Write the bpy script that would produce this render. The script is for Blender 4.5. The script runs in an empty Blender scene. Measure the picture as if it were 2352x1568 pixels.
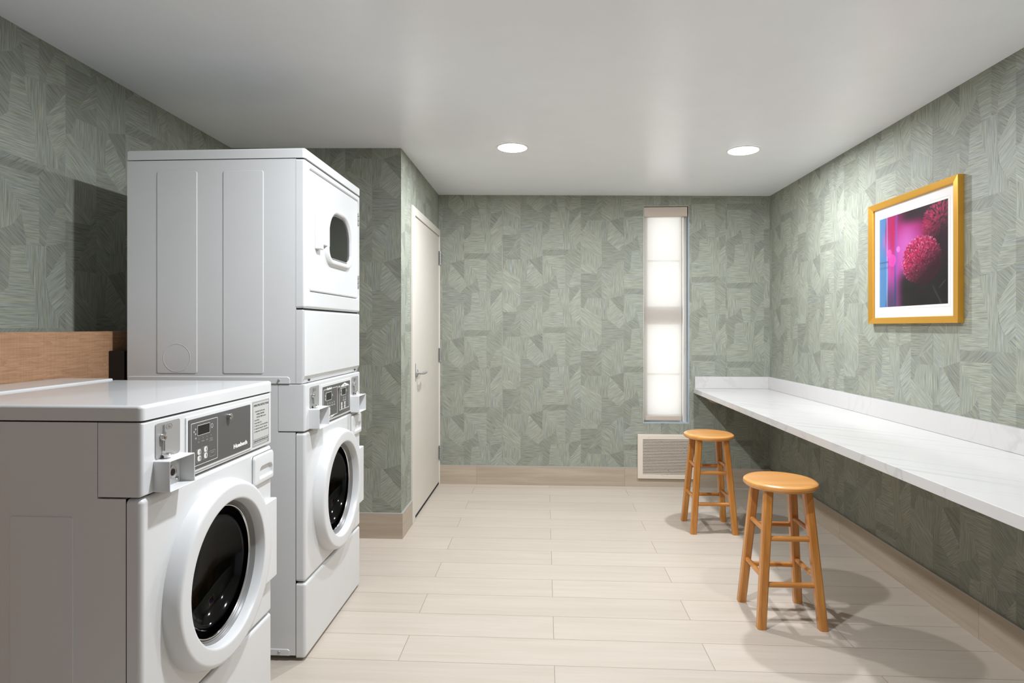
import bpy, bmesh, math, random
from mathutils import Vector, Matrix, geometry

random.seed(7)
C = bpy.context.scene.collection
R = math.radians

# ------------------------------------------------------------------ camera
F_PX = 1376.0
YAW = math.atan(76 / F_PX)
H = 1.297
cam_d = bpy.data.cameras.new('camera')
cam_d.sensor_width = 36
cam_d.lens = F_PX / 2352 * 36
cam_d.shift_y = -32 / 2352
cam_d.clip_start = 0.02
cam = bpy.data.objects.new('camera', cam_d)
C.objects.link(cam)
cam.location = (0, 0, H)
cam.rotation_euler = (R(90), 0, YAW)
bpy.context.scene.camera = cam

# ------------------------------------------------------------------ materials
def new_mat(name):
    m = bpy.data.materials.new(name)
    m.use_nodes = True
    nt = m.node_tree
    return m, nt, nt.nodes['Principled BSDF']

def srgb(r, g, b):
    def f(c):
        c /= 255
        return c / 12.92 if c <= 0.04045 else ((c + 0.055) / 1.055) ** 2.4
    return (f(r), f(g), f(b), 1)

def simple(name, col, rough=0.5, metal=0.0, coat=0.0, spec=0.5, bump=0.0, bscale=200):
    m, nt, b = new_mat(name)
    b.inputs['Base Color'].default_value = col
    b.inputs['Roughness'].default_value = rough
    b.inputs['Metallic'].default_value = metal
    b.inputs['Coat Weight'].default_value = coat
    b.inputs['Coat Roughness'].default_value = 0.04
    b.inputs['Specular IOR Level'].default_value = spec
    # a little procedural mottling so nothing is perfectly flat
    tc = nt.nodes.new('ShaderNodeTexCoord')
    n = nt.nodes.new('ShaderNodeTexNoise')
    n.inputs['Scale'].default_value = 6
    n.inputs['Detail'].default_value = 3
    nt.links.new(tc.outputs['Object'], n.inputs['Vector'])
    mr = nt.nodes.new('ShaderNodeMapRange')
    mr.inputs['To Min'].default_value = 0.97
    mr.inputs['To Max'].default_value = 1.03
    nt.links.new(n.outputs['Fac'], mr.inputs['Value'])
    mx = nt.nodes.new('ShaderNodeMix')
    mx.data_type = 'RGBA'; mx.blend_type = 'MULTIPLY'
    mx.inputs['Factor'].default_value = 1
    mx.inputs['A'].default_value = col
    nt.links.new(mr.outputs['Result'], mx.inputs['B'])
    nt.links.new(mx.outputs['Result'], b.inputs['Base Color'])
    if bump:
        n2 = nt.nodes.new('ShaderNodeTexNoise')
        n2.inputs['Scale'].default_value = bscale
        nt.links.new(tc.outputs['Object'], n2.inputs['Vector'])
        bp = nt.nodes.new('ShaderNodeBump')
        bp.inputs['Strength'].default_value = bump
        bp.inputs['Distance'].default_value = 0.001
        nt.links.new(n2.outputs['Fac'], bp.inputs['Height'])
        nt.links.new(bp.outputs['Normal'], b.inputs['Normal'])
    return m

def math_node(nt, op, a, b=None):
    n = nt.nodes.new('ShaderNodeMath'); n.operation = op
    for i, v in enumerate((a, b)):
        if v is None: continue
        if isinstance(v, (int, float)): n.inputs[i].default_value = v
        else: nt.links.new(v, n.inputs[i])
    return n.outputs[0]

def mixc(nt, fac, a, b, mode='MIX'):
    n = nt.nodes.new('ShaderNodeMix'); n.data_type = 'RGBA'; n.blend_type = mode
    for k, v in (('Factor', fac), ('A', a), ('B', b)):
        if isinstance(v, (int, float, tuple)): n.inputs[k].default_value = v
        else: nt.links.new(v, n.inputs[k])
    return n.outputs['Result']

def noise(nt, vec, scale=1.0, detail=2.0, rough=0.5, dist=0.0):
    n = nt.nodes.new('ShaderNodeTexNoise')
    n.inputs['Scale'].default_value = scale
    n.inputs['Detail'].default_value = detail
    n.inputs['Roughness'].default_value = rough
    n.inputs['Distortion'].default_value = dist
    nt.links.new(vec, n.inputs['Vector'])
    return n.outputs['Fac']

def maprange(nt, v, a, b, c, d, smooth=False):
    n = nt.nodes.new('ShaderNodeMapRange')
    if smooth: n.interpolation_type = 'SMOOTHSTEP'
    nt.links.new(v, n.inputs['Value'])
    for k, x in (('From Min', a), ('From Max', b), ('To Min', c), ('To Max', d)):
        n.inputs[k].default_value = x
    return n.outputs['Result']

def scaled(nt, vec, s, loc=(0, 0, 0), rot=(0, 0, 0)):
    n = nt.nodes.new('ShaderNodeMapping')
    n.inputs['Scale'].default_value = s
    n.inputs['Location'].default_value = loc
    n.inputs['Rotation'].default_value = rot
    nt.links.new(vec, n.inputs['Vector'])
    return n.outputs['Vector']

def tcoord(nt, kind='Object'):
    return nt.nodes.new('ShaderNodeTexCoord').outputs[kind]

# --- grasscloth wallpaper: the lines run along a per-facet direction
def wallpaper_mat():
    m, nt, b = new_mat('grasscloth_wallpaper')
    uv = tcoord(nt, 'UV')
    at = nt.nodes.new('ShaderNodeAttribute'); at.attribute_name = 'ang'
    to = nt.nodes.new('ShaderNodeAttribute'); to.attribute_name = 'tone'
    rot = nt.nodes.new('ShaderNodeVectorRotate'); rot.rotation_type = 'Z_AXIS'
    nt.links.new(uv, rot.inputs['Vector'])
    nt.links.new(at.outputs['Fac'], rot.inputs['Angle'])
    v = rot.outputs['Vector']
    fine = noise(nt, scaled(nt, v, (11, 340, 1)), 1, 2, 0.6)
    mid = noise(nt, scaled(nt, v, (10, 160, 1), (3, 7, 0)), 1, 2, 0.6)
    hue = noise(nt, scaled(nt, v, (3.5, 85, 1), (9, 1, 0)), 1, 2, 0.6)
    big = noise(nt, scaled(nt, uv, (1.7, 1.7, 1)), 1, 2)
    s = math_node(nt, 'ADD', math_node(nt, 'MULTIPLY', fine, 0.62), math_node(nt, 'MULTIPLY', mid, 0.38))
    s = maprange(nt, s, 0.33, 0.67, 0.60, 1.34)
    base = mixc(nt, maprange(nt, hue, 0.55, 0.72, 0, 0.5), srgb(145, 148, 134), srgb(146, 152, 160))
    base = mixc(nt, maprange(nt, hue, 0.45, 0.30, 0, 0.4), base, srgb(165, 157, 138))
    base = mixc(nt, maprange(nt, big, 0.5, 0.75, 0, 0.35), base, srgb(149, 153, 149))
    c = mixc(nt, 1.0, base, s, 'MULTIPLY')
    c = mixc(nt, 1.0, c, to.outputs['Fac'], 'MULTIPLY')
    nt.links.new(c, b.inputs['Base Color'])
    b.inputs['Roughness'].default_value = 0.62
    b.inputs['Specular IOR Level'].default_value = 0.3
    bp = nt.nodes.new('ShaderNodeBump')
    bp.inputs['Strength'].default_value = 0.25
    bp.inputs['Distance'].default_value = 0.001
    nt.links.new(fine, bp.inputs['Height'])
    nt.links.new(bp.outputs['Normal'], b.inputs['Normal'])
    return m

def plank_mat(name, brick=True, wall_axis=None, shift=(0, 0, 0), light=srgb(194, 183, 170), dark=srgb(183, 171, 156), bw=1.215):
    """porcelain wood-look planks; wall_axis 0/1 = a skirting whose length runs along x/y"""
    m, nt, b = new_mat(name)
    o = tcoord(nt)
    sep = nt.nodes.new('ShaderNodeSeparateXYZ'); nt.links.new(o, sep.inputs[0])
    comb = nt.nodes.new('ShaderNodeCombineXYZ')
    if wall_axis is None:
        nt.links.new(math_node(nt, 'ADD', sep.outputs[0], shift[0]), comb.inputs[0])
        nt.links.new(math_node(nt, 'ADD', sep.outputs[1], shift[1]), comb.inputs[1])
    else:
        nt.links.new(math_node(nt, 'ADD', sep.outputs[wall_axis], shift[0]), comb.inputs[0])
        nt.links.new(math_node(nt, 'ADD', sep.outputs[2], 0.02), comb.inputs[1])
    p = comb.outputs[0]
    br = nt.nodes.new('ShaderNodeTexBrick')
    br.offset = 0.5; br.offset_frequency = 2; br.squash = 1
    br.inputs['Scale'].default_value = 1
    br.inputs['Brick Width'].default_value = bw
    br.inputs['Row Height'].default_value = 0.196 if wall_axis is None else 5.0
    br.inputs['Mortar Size'].default_value = 0.0016
    br.inputs['Mortar Smooth'].default_value = 0.25
    br.inputs['Bias'].default_value = 0
    br.inputs['Color1'].default_value = (0, 0, 0, 1)
    br.inputs['Color2'].default_value = (1, 1, 1, 1)
    br.inputs['Mortar'].default_value = (0.5, 0.5, 0.5, 1)
    nt.links.new(p, br.inputs['Vector'])
    rnd = br.outputs['Color']
    # grain, shifted per plank
    off = nt.nodes.new('ShaderNodeVectorMath'); off.operation = 'MULTIPLY_ADD'
    nt.links.new(rnd, off.inputs[0]); off.inputs[1].default_value = (31, 17, 5)
    nt.links.new(p, off.inputs[2])
    g1 = noise(nt, scaled(nt, off.outputs[0], (1.6, 34, 1)), 1, 5, 0.6, 0.6)
    g2 = noise(nt, scaled(nt, off.outputs[0], (5, 150, 1)), 1, 3, 0.6)
    g3 = noise(nt, scaled(nt, off.outputs[0], (1.1, 6, 1)), 1, 3, 0.5, 0.8)
    f = math_node(nt, 'ADD', math_node(nt, 'MULTIPLY', g1, 0.5), math_node(nt, 'MULTIPLY', g2, 0.2))
    f = math_node(nt, 'ADD', f, math_node(nt, 'MULTIPLY', g3, 0.3))
    f = maprange(nt, f, 0.34, 0.66, 0, 1)
    c = mixc(nt, f, light, dark)
    sepc = nt.nodes.new('ShaderNodeSeparateColor'); nt.links.new(rnd, sepc.inputs[0])
    t = maprange(nt, sepc.outputs[0], 0, 1, 0.955, 1.035)
    c = mixc(nt, 1.0, c, t, 'MULTIPLY')
    c = mixc(nt, br.outputs['Fac'], c, srgb(152, 138, 122))
    nt.links.new(c, b.inputs['Base Color'])
    b.inputs['Roughness'].default_value = 0.42
    b.inputs['Specular IOR Level'].default_value = 0.4
    bp = nt.nodes.new('ShaderNodeBump'); bp.inputs['Strength'].default_value = 0.35
    bp.inputs['Distance'].default_value = 0.0015
    hgt = math_node(nt, 'SUBTRACT', math_node(nt, 'MULTIPLY', g2, 0.25), br.outputs['Fac'])
    nt.links.new(hgt, bp.inputs['Height'])
    nt.links.new(bp.outputs['Normal'], b.inputs['Normal'])
    return m

def wood_mat(name, c1, c2, axis=2, rough=0.3, sc=1.0, coat=0.4):
    """warm timber with grain along the given axis (0 x, 1 y, 2 z)"""
    m, nt, b = new_mat(name)
    o = tcoord(nt)
    s = [55 * sc, 55 * sc, 55 * sc]; s[axis] = 2.6 * sc
    g = noise(nt, scaled(nt, o, tuple(s)), 1, 4, 0.6, 0.7)
    s2 = [14 * sc, 14 * sc, 14 * sc]; s2[axis] = 0.9 * sc
    g2 = noise(nt, scaled(nt, o, tuple(s2), (2, 5, 1)), 1, 2, 0.5, 0.5)
    f = math_node(nt, 'ADD', math_node(nt, 'MULTIPLY', g, 0.5), math_node(nt, 'MULTIPLY', g2, 0.5))
    c = mixc(nt, maprange(nt, f, 0.36, 0.64, 0, 1), c1, c2)
    nt.links.new(c, b.inputs['Base Color'])
    b.inputs['Roughness'].default_value = rough
    b.inputs['Coat Weight'].default_value = coat
    b.inputs['Coat Roughness'].default_value = 0.15
    return m

def laminate_mat():
    m, nt, b = new_mat('walnut_laminate')
    o = tcoord(nt)
    base = scaled(nt, o, (1, 1.1, 13))
    g = noise(nt, base, 2.2, 3, 0.5, 1.2)
    rings = maprange(nt, math_node(nt, 'FRACT', math_node(nt, 'MULTIPLY', g, 9)), 0, 1, 0, 1)
    fine = noise(nt, scaled(nt, o, (1, 8, 260)), 1, 3)
    cross = noise(nt, scaled(nt, o, (1, 220, 6)), 1, 2)
    c = mixc(nt, math_node(nt, 'MULTIPLY', rings, 0.55), srgb(180, 140, 106), srgb(140, 100, 70))
    c = mixc(nt, maprange(nt, fine, 0.4, 0.7, 0, 0.45), c, srgb(128, 92, 65))
    c = mixc(nt, maprange(nt, cross, 0.45, 0.7, 0, 0.25), c, srgb(190, 150, 118))
    nt.links.new(c, b.inputs['Base Color'])
    b.inputs['Roughness'].default_value = 0.5
    return m

def quartz_mat():
    m, nt, b = new_mat('white_veined_quartz')
    o = tcoord(nt)
    v = scaled(nt, o, (1, 1, 1), (0, 0, 0), (0, 0, R(-45)))
    w = scaled(nt, v, (5.0, 0.55, 3.0))
    n1 = noise(nt, w, 1.0, 6, 0.55, 0.6)
    vein = math_node(nt, 'ABSOLUTE', math_node(nt, 'SUBTRACT', n1, 0.5))
    vein = maprange(nt, vein, 0.0, 0.035, 1, 0, True)
    mask = maprange(nt, noise(nt, scaled(nt, o, (1.3, 1.3, 1.3), (4, 2, 0)), 1, 2), 0.40, 0.62, 0, 1)
    f = math_node(nt, 'MULTIPLY', math_node(nt, 'MULTIPLY', vein, mask), 0.34)
    haze = maprange(nt, noise(nt, w, 0.6, 3), 0.5, 0.8, 0, 0.25)
    c = mixc(nt, haze, srgb(204, 201, 198), srgb(195, 192, 190))
    c = mixc(nt, f, c, srgb(158, 154, 154))
    nt.links.new(c, b.inputs['Base Color'])
    b.inputs['Roughness'].default_value = 0.16
    b.inputs['Specular IOR Level'].default_value = 0.5
    return m

M = {}
M['wallpaper'] = wallpaper_mat()
M['floor'] = plank_mat('pale_oak_plank_tile', shift=(-0.036, -2.3048 + 0.196 * 40, 0))
sk = dict(light=srgb(188, 174, 156), dark=srgb(166, 150, 131))
M['skirt_back'] = plank_mat('skirting_plank_back', wall_axis=0, shift=(0.5656 + 5.4675, 0, 0), **sk)
M['skirt_right'] = plank_mat('skirting_plank_right', wall_axis=1, shift=(-2.596 + 5.29875, 0, 0), bw=1.1775, **sk)
M['skirt_alcove'] = plank_mat('skirting_plank_alcove', wall_axis=0, shift=(0.5, 0, 0), bw=4.0, **sk)
M['skirt_side'] = plank_mat('skirting_plank_side', wall_axis=1, shift=(0.2, 0, 0), bw=9.0, **sk)
M['trim_metal'] = simple('grey_tile_trim', srgb(178, 174, 168), 0.35, 0.2)
def ceiling_mat():
    m = simple('white_ceiling_paint', srgb(246, 248, 252), 0.27, spec=0.5, bump=0.05, bscale=90)
    return m
M['ceiling'] = ceiling_mat()
M['plain_wall'] = simple('plain_wall_paint', srgb(222, 228, 238), 0.7)
M['enamel'] = simple('white_enamel', srgb(213, 213, 212), 0.35, coat=0.6)
M['plastic'] = simple('white_plastic', srgb(214, 214, 213), 0.28)
M['seam'] = simple('dark_gap', srgb(26, 25, 24), 0.8)
M['panel_grey'] = simple('charcoal_control_panel', srgb(86, 84, 82), 0.45)
M['steel'] = simple('brushed_steel_plate', srgb(168, 166, 163), 0.4, 0.4)
M['chrome'] = simple('chrome', srgb(205, 204, 202), 0.12, 1.0)
M['dark_metal'] = simple('dark_steel', srgb(70, 68, 66), 0.3, 0.9)
M['screen'] = simple('black_display', srgb(22, 22, 21), 0.15)
M['label'] = simple('silver_label', srgb(186, 185, 180), 0.5)
M['ink'] = simple('dark_ink', srgb(52, 52, 50), 0.6)
M['white_ink'] = simple('white_ink', srgb(228, 227, 224), 0.6)
M['soft_ink'] = simple('pale_grey_ink', srgb(165, 164, 160), 0.6)
M['green_ink'] = simple('green_grey_ink', srgb(92, 112, 106), 0.6)
M['button'] = simple('pale_button', srgb(215, 213, 206), 0.5)
M['rubber'] = simple('grey_gasket', srgb(120, 119, 117), 0.35)
M['drum'] = simple('dark_drum', srgb(30, 29, 28), 0.3, 0.4)
M['black'] = simple('black_plastic', srgb(16, 14, 13), 0.6)
M['quartz'] = quartz_mat()
M['door'] = simple('cream_door_paint', srgb(214, 207, 196), 0.42)
M['vent'] = None
M['vent_dark'] = simple('louvre_gap_shade', srgb(112, 101, 90), 0.8)  # backing sheet, coloured as the shade in the louvre gaps
M['gold'] = simple('brushed_gold', srgb(220, 163, 64), 0.36, 0.7)
M['mat_board'] = simple('white_mat_board', srgb(238, 232, 228), 0.8)
M['shade_bar'] = simple('taupe_shade_bar', srgb(192, 178, 163), 0.6)
M['vinyl'] = simple('white_vinyl', srgb(214, 210, 204), 0.45)
M['blue'] = simple('pale_blue_edging', srgb(138, 167, 187), 0.5)
M['white_trim'] = simple('white_light_trim', srgb(235, 234, 231), 0.4)
M['stool_leg'] = wood_mat('honey_oak_leg', srgb(210, 146, 68), srgb(178, 112, 46), 2, 0.3)
M['stool_rung'] = wood_mat('honey_oak_rung', srgb(208, 142, 68), srgb(174, 108, 46), 0, 0.3)
M['stool_seat'] = wood_mat('honey_oak_seat', srgb(216, 157, 86), srgb(200, 134, 64), 0, 0.28, 0.8, 0.5)
M['bracket_wood'] = wood_mat('raw_pine', srgb(212, 190, 162), srgb(196, 170, 140), 1, 0.6, 1, 0)
M['laminate'] = laminate_mat()

def vent_mat():
    m, nt, b = new_mat('ivory_painted_grille')
    o = tcoord(nt)
    spots = noise(nt, scaled(nt, o, (60, 60, 120)), 1, 3, 0.6)
    band = noise(nt, scaled(nt, o, (7, 1, 12)), 1, 2)
    f = math_node(nt, 'MULTIPLY', maprange(nt, spots, 0.66, 0.72, 0, 1), maprange(nt, band, 0.5, 0.6, 0, 1))
    c = mixc(nt, f, srgb(222, 210, 194), srgb(128, 78, 40))
    nt.links.new(c, b.inputs['Base Color'])
    b.inputs['Roughness'].default_value = 0.5
    return m
M['vent'] = vent_mat()

def fabric_mat():
    m, nt, b = new_mat('sheer_shade_fabric')
    out = nt.nodes['Material Output']
    o = tcoord(nt)
    weave = math_node(nt, 'ADD', noise(nt, scaled(nt, o, (900, 1, 60)), 1, 1), noise(nt, scaled(nt, o, (60, 1, 900)), 1, 1))
    col = mixc(nt, maprange(nt, weave, 0.8, 1.2, 0, 0.3), srgb(240, 238, 236), srgb(222, 219, 216))
    tl = nt.nodes.new('ShaderNodeBsdfTranslucent'); nt.links.new(col, tl.inputs['Color'])
    df = nt.nodes.new('ShaderNodeBsdfDiffuse'); df.inputs['Color'].default_value = srgb(186, 177, 167)
    tp = nt.nodes.new('ShaderNodeBsdfTransparent')
    a = nt.nodes.new('ShaderNodeMixShader'); a.inputs[0].default_value = 0.45
    nt.links.new(tl.outputs[0], a.inputs[1]); nt.links.new(df.outputs[0], a.inputs[2])
    bm_ = nt.nodes.new('ShaderNodeMixShader'); bm_.inputs[0].default_value = 0.10
    nt.links.new(a.outputs[0], bm_.inputs[1]); nt.links.new(tp.outputs[0], bm_.inputs[2])
    nt.links.new(bm_.outputs[0], out.inputs['Surface'])
    return m
M['fabric'] = fabric_mat()

def glass_mat(name, tint=(1, 1, 1, 1), ior=1.45, rough=0.02):
    m, nt, b = new_mat(name)
    out = nt.nodes['Material Output']
    tp = nt.nodes.new('ShaderNodeBsdfTransparent'); tp.inputs['Color'].default_value = tint
    gl = nt.nodes.new('ShaderNodeBsdfGlossy'); gl.inputs['Roughness'].default_value = rough
    lw = nt.nodes.new('ShaderNodeLayerWeight'); lw.inputs['Blend'].default_value = 0.5
    f0 = ((ior - 1) / (ior + 1)) ** 2
    p5 = math_node(nt, 'POWER', lw.outputs['Facing'], 5)
    fac = math_node(nt, 'ADD', math_node(nt, 'MULTIPLY', p5, 1 - f0), f0)
    mx = nt.nodes.new('ShaderNodeMixShader')
    nt.links.new(fac, mx.inputs[0])
    nt.links.new(tp.outputs[0], mx.inputs[1]); nt.links.new(gl.outputs[0], mx.inputs[2])
    nt.links.new(mx.outputs[0], out.inputs['Surface'])
    return m
M['glass'] = glass_mat('clear_glass', (0.96, 0.98, 0.97, 1), 1.3, 0.25)
M['door_glass'] = glass_mat('smoked_door_glass', (0.13, 0.13, 0.13, 1), 1.4, 0.07)
M['art_glass'] = glass_mat('picture_glass', (0.99, 0.99, 0.99, 1), 1.1, 0.05)

def emit_mat(name, col, s):
    m, nt, b = new_mat(name)
    b.inputs['Base Color'].default_value = (0.9, 0.9, 0.9, 1)
    b.inputs['Emission Color'].default_value = col
    b.inputs['Emission Strength'].default_value = s
    return m
M['lamp'] = emit_mat('lit_diffuser', (1, 0.985, 0.96, 1), 9.0)

def print_mat():
    m, nt, b = new_mat('photo_print')
    a = nt.nodes.new('ShaderNodeAttribute'); a.attribute_name = 'ink'
    nt.links.new(a.outputs['Color'], b.inputs['Base Color'])
    b.inputs['Roughness'].default_value = 0.5
    b.inputs['Specular IOR Level'].default_value = 0.15
    return m
M['print'] = print_mat()

# ------------------------------------------------------------------ mesh helpers
def obj(name, bm, mat, parent=None, smooth=35, loc=None):
    me = bpy.data.meshes.new(name)
    bmesh.ops.recalc_face_normals(bm, faces=bm.faces[:])
    if smooth:
        for f in bm.faces: f.smooth = True
    bm.to_mesh(me); bm.free()
    if smooth: me.set_sharp_from_angle(angle=R(smooth))
    wn_ = bool(smooth)
    me.materials.append(mat)
    o = bpy.data.objects.new(name, me)
    C.objects.link(o)
    if wn_:
        md = o.modifiers.new('weighted_normals', 'WEIGHTED_NORMAL')
        md.keep_sharp = True; md.weight = 60
    if parent: o.parent = parent
    if loc: o.location = loc
    return o

def empty(name, loc=(0, 0, 0), rot=(0, 0, 0)):
    o = bpy.data.objects.new(name, None)
    o.empty_display_size = 0.1
    o.location = loc; o.rotation_euler = rot
    C.objects.link(o)
    return o

def tag(o, label, cat, group=None):
    o['label'] = label; o['category'] = cat
    if group: o['group'] = group
    return o

def struct(o):
    o['kind'] = 'structure'
    return o

def BM(): return bmesh.new()

def box(bm, x0, x1, y0, y1, z0, z1, bev=0.0, seg=3, skip=()):
    vs = [bm.verts.new(p) for p in ((x0, y0, z0), (x1, y0, z0), (x1, y1, z0), (x0, y1, z0),
                                    (x0, y0, z1), (x1, y0, z1), (x1, y1, z1), (x0, y1, z1))]
    fs = {'-z': (3, 2, 1, 0), '+z': (4, 5, 6, 7), '-y': (0, 1, 5, 4), '+x': (1, 2, 6, 5), '+y': (2, 3, 7, 6), '-x': (3, 0, 4, 7)}
    faces = [bm.faces.new([vs[i] for i in idx]) for k, idx in fs.items() if k not in skip]
    if bev:
        es = set(e for f in faces for e in f.edges)
        bmesh.ops.bevel(bm, geom=list(es), offset=bev, segments=seg, profile=0.5, affect='EDGES')

def rr(cx, cy, hw, hh, r, n=8):
    """rounded rectangle, 4*(n+1) points; r one radius or four (tr, tl, bl, br)"""
    if not isinstance(r, (tuple, list)): r = (r,) * 4
    pts = []
    for (sx, sy, a0), q in zip(((1, 1, 0), (-1, 1, 90), (-1, -1, 180), (1, -1, 270)), r):
        q = max(1e-5, min(q, hw, hh))
        ox, oy = cx + sx * (hw - q), cy + sy * (hh - q)
        for i in range(n + 1):
            a = R(a0 + 90 * i / n)
            pts.append((ox + q * math.cos(a), oy + q * math.sin(a)))
    return pts

def circ(cx, cy, r, n=8): return rr(cx, cy, r, r, r, n)

def loft(bm, loops, cap0=False, cap1=False, frame=None):
    """loops = [(pts2d, depth)]; default frame puts 2d (s, z) at x = depth"""
    fr = frame or (lambda p, d: (d, p[0], p[1]))
    rows = [[bm.verts.new(fr(p, d)) for p in pts] for pts, d in loops]
    n = len(rows[0])
    for a, b in zip(rows, rows[1:]):
        for i in range(n):
            j = (i + 1) % n
            try: bm.faces.new((a[i], a[j], b[j], b[i]))
            except ValueError: pass
    if cap0: bm.faces.new(rows[0][::-1])
    if cap1: bm.faces.new(rows[-1])

def pad(bm, cx, cy, hw, hh, r, d0, d1, bev=0.002, n=8, frame=None, seg=3):
    """a rounded-rectangle tile standing from depth d0 to d1 with eased front edge"""
    r4 = r if isinstance(r, (tuple, list)) else (r,) * 4
    s = 1 if d1 > d0 else -1
    L = [(rr(cx, cy, hw, hh, r4, n), d0)]
    for i in range(seg + 1):
        a = R(90 * i / seg)
        k = bev * (1 - math.cos(a))
        L.append((rr(cx, cy, hw - k, hh - k, [max(q - k, 1e-4) for q in r4], n), d1 - s * bev * (1 - math.sin(a))))
    loft(bm, L, True, True, frame)

def cyl(bm, p0, p1, r0, r1=None, n=16, caps=True):
    r1 = r0 if r1 is None else r1
    p0, p1 = Vector(p0), Vector(p1)
    d = (p1 - p0).normalized()
    u = d.orthogonal().normalized(); v = d.cross(u)
    ra, rb = [], []
    for i in range(n):
        a = 2 * math.pi * i / n
        w = u * math.cos(a) + v * math.sin(a)
        ra.append(bm.verts.new(p0 + w * r0)); rb.append(bm.verts.new(p1 + w * r1))
    for i in range(n):
        j = (i + 1) % n
        bm.faces.new((ra[i], ra[j], rb[j], rb[i]))
    if caps:
        bm.faces.new(ra[::-1]); bm.faces.new(rb)

def tube(bm, pts, r, n=10):
    pts = [Vector(p) for p in pts]
    rows = []
    prev = None
    for i, p in enumerate(pts):
        a = pts[max(i - 1, 0)]; b = pts[min(i + 1, len(pts) - 1)]
        d = (b - a).normalized()
        u = d.orthogonal().normalized() if prev is None else (prev - d * prev.dot(d)).normalized()
        prev = u
        v = d.cross(u)
        rows.append([bm.verts.new(p + (u * math.cos(2 * math.pi * k / n) + v * math.sin(2 * math.pi * k / n)) * r) for k in range(n)])
    for a, b in zip(rows, rows[1:]):
        for k in range(n):
            j = (k + 1) % n
            bm.faces.new((a[k], a[j], b[j], b[k]))
    bm.faces.new(rows[0][::-1]); bm.faces.new(rows[-1])

def lathe(bm, prof, n=48, axis='z', c=(0, 0, 0)):
    """prof = [(r, t)] revolved round an axis through c"""
    rows = []
    for r, t in prof:
        row = []
        for i in range(n):
            a = 2 * math.pi * i / n
            p = (r * math.cos(a), r * math.sin(a), t) if axis == 'z' else (t, r * math.cos(a), r * math.sin(a))
            row.append(bm.verts.new((p[0] + c[0], p[1] + c[1], p[2] + c[2])))
        rows.append(row)
    for a, b in zip(rows, rows[1:]):
        for i in range(n):
            j = (i + 1) % n
            bm.faces.new((a[i], a[j], b[j], b[i]))
    return rows

def text_bm(bm, s, size, origin, udir, vdir, bold=0.0, depth=0.0004, align='LEFT', width=None):
    """flat lettering as mesh, laid out from origin along udir with up vdir"""
    cu = bpy.data.curves.new('lettering', 'FONT')
    cu.body = s; cu.size = size; cu.offset = bold; cu.align_x = align
    cu.resolution_u = 2
    o = bpy.data.objects.new('lettering', cu)
    me = o.to_mesh()
    u, v = Vector(udir), Vector(vdir); w = u.cross(v)
    sx = 1.0
    xs = [q.co.x for q in me.vertices]
    if width and xs and max(xs) > min(xs): sx = width / (max(xs) - min(xs))
    new = [bm.verts.new(Vector(origin) + u * (q.co.x * sx) + v * q.co.y + w * depth) for q in me.vertices]
    for p in me.polygons:
        try: bm.faces.new([new[i] for i in p.vertices])
        except ValueError: pass
    o.to_mesh_clear()
    bpy.data.objects.remove(o); bpy.data.curves.remove(cu)

def outline(bm, cx, cy, hw, hh, r, t, d0, d1, n=6):
    """thin printed line frame"""
    loft(bm, [(rr(cx, cy, hw, hh, r, n), d0), (rr(cx, cy, hw, hh, r, n), d1),
              (rr(cx, cy, hw - t, hh - t, max(r - t, 1e-4), n), d1), (rr(cx, cy, hw - t, hh - t, max(r - t, 1e-4), n), d0)])

def obj_split(name, bm, mat, parent, gap=0.003):
    """one object per printed mark: mesh islands closer than gap stay together"""
    bm.verts.ensure_lookup_table(); bm.verts.index_update()
    seen, isl = set(), []
    for v in bm.verts:
        if v.index in seen: continue
        st_, grp = [v], []
        seen.add(v.index)
        while st_:
            q = st_.pop(); grp.append(q)
            for e in q.link_edges:
                o_ = e.other_vert(q)
                if o_.index not in seen: seen.add(o_.index); st_.append(o_)
        b = [min(q.co.y for q in grp), max(q.co.y for q in grp), min(q.co.z for q in grp), max(q.co.z for q in grp)]
        isl.append([b, grp])
    merged = True
    while merged:
        merged = False
        for i in range(len(isl)):
            for j in range(len(isl) - 1, i, -1):
                a, b = isl[i][0], isl[j][0]
                if a[0] - gap < b[1] and b[0] - gap < a[1] and a[2] - gap * 0.5 < b[3] and b[2] - gap * 0.5 < a[3]:
                    isl[i][1] += isl[j][1]
                    isl[i][0] = [min(a[0], b[0]), max(a[1], b[1]), min(a[2], b[2]), max(a[3], b[3])]
                    del isl[j]; merged = True
    for b, grp in isl:
        nb = bmesh.new(); mp = {q: nb.verts.new(q.co) for q in grp}
        fs = set(f for q in grp for f in q.link_faces)
        for f in fs: nb.faces.new([mp[q] for q in f.verts])
        obj(name, nb, mat, parent, 0)
    bm.free()

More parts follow.
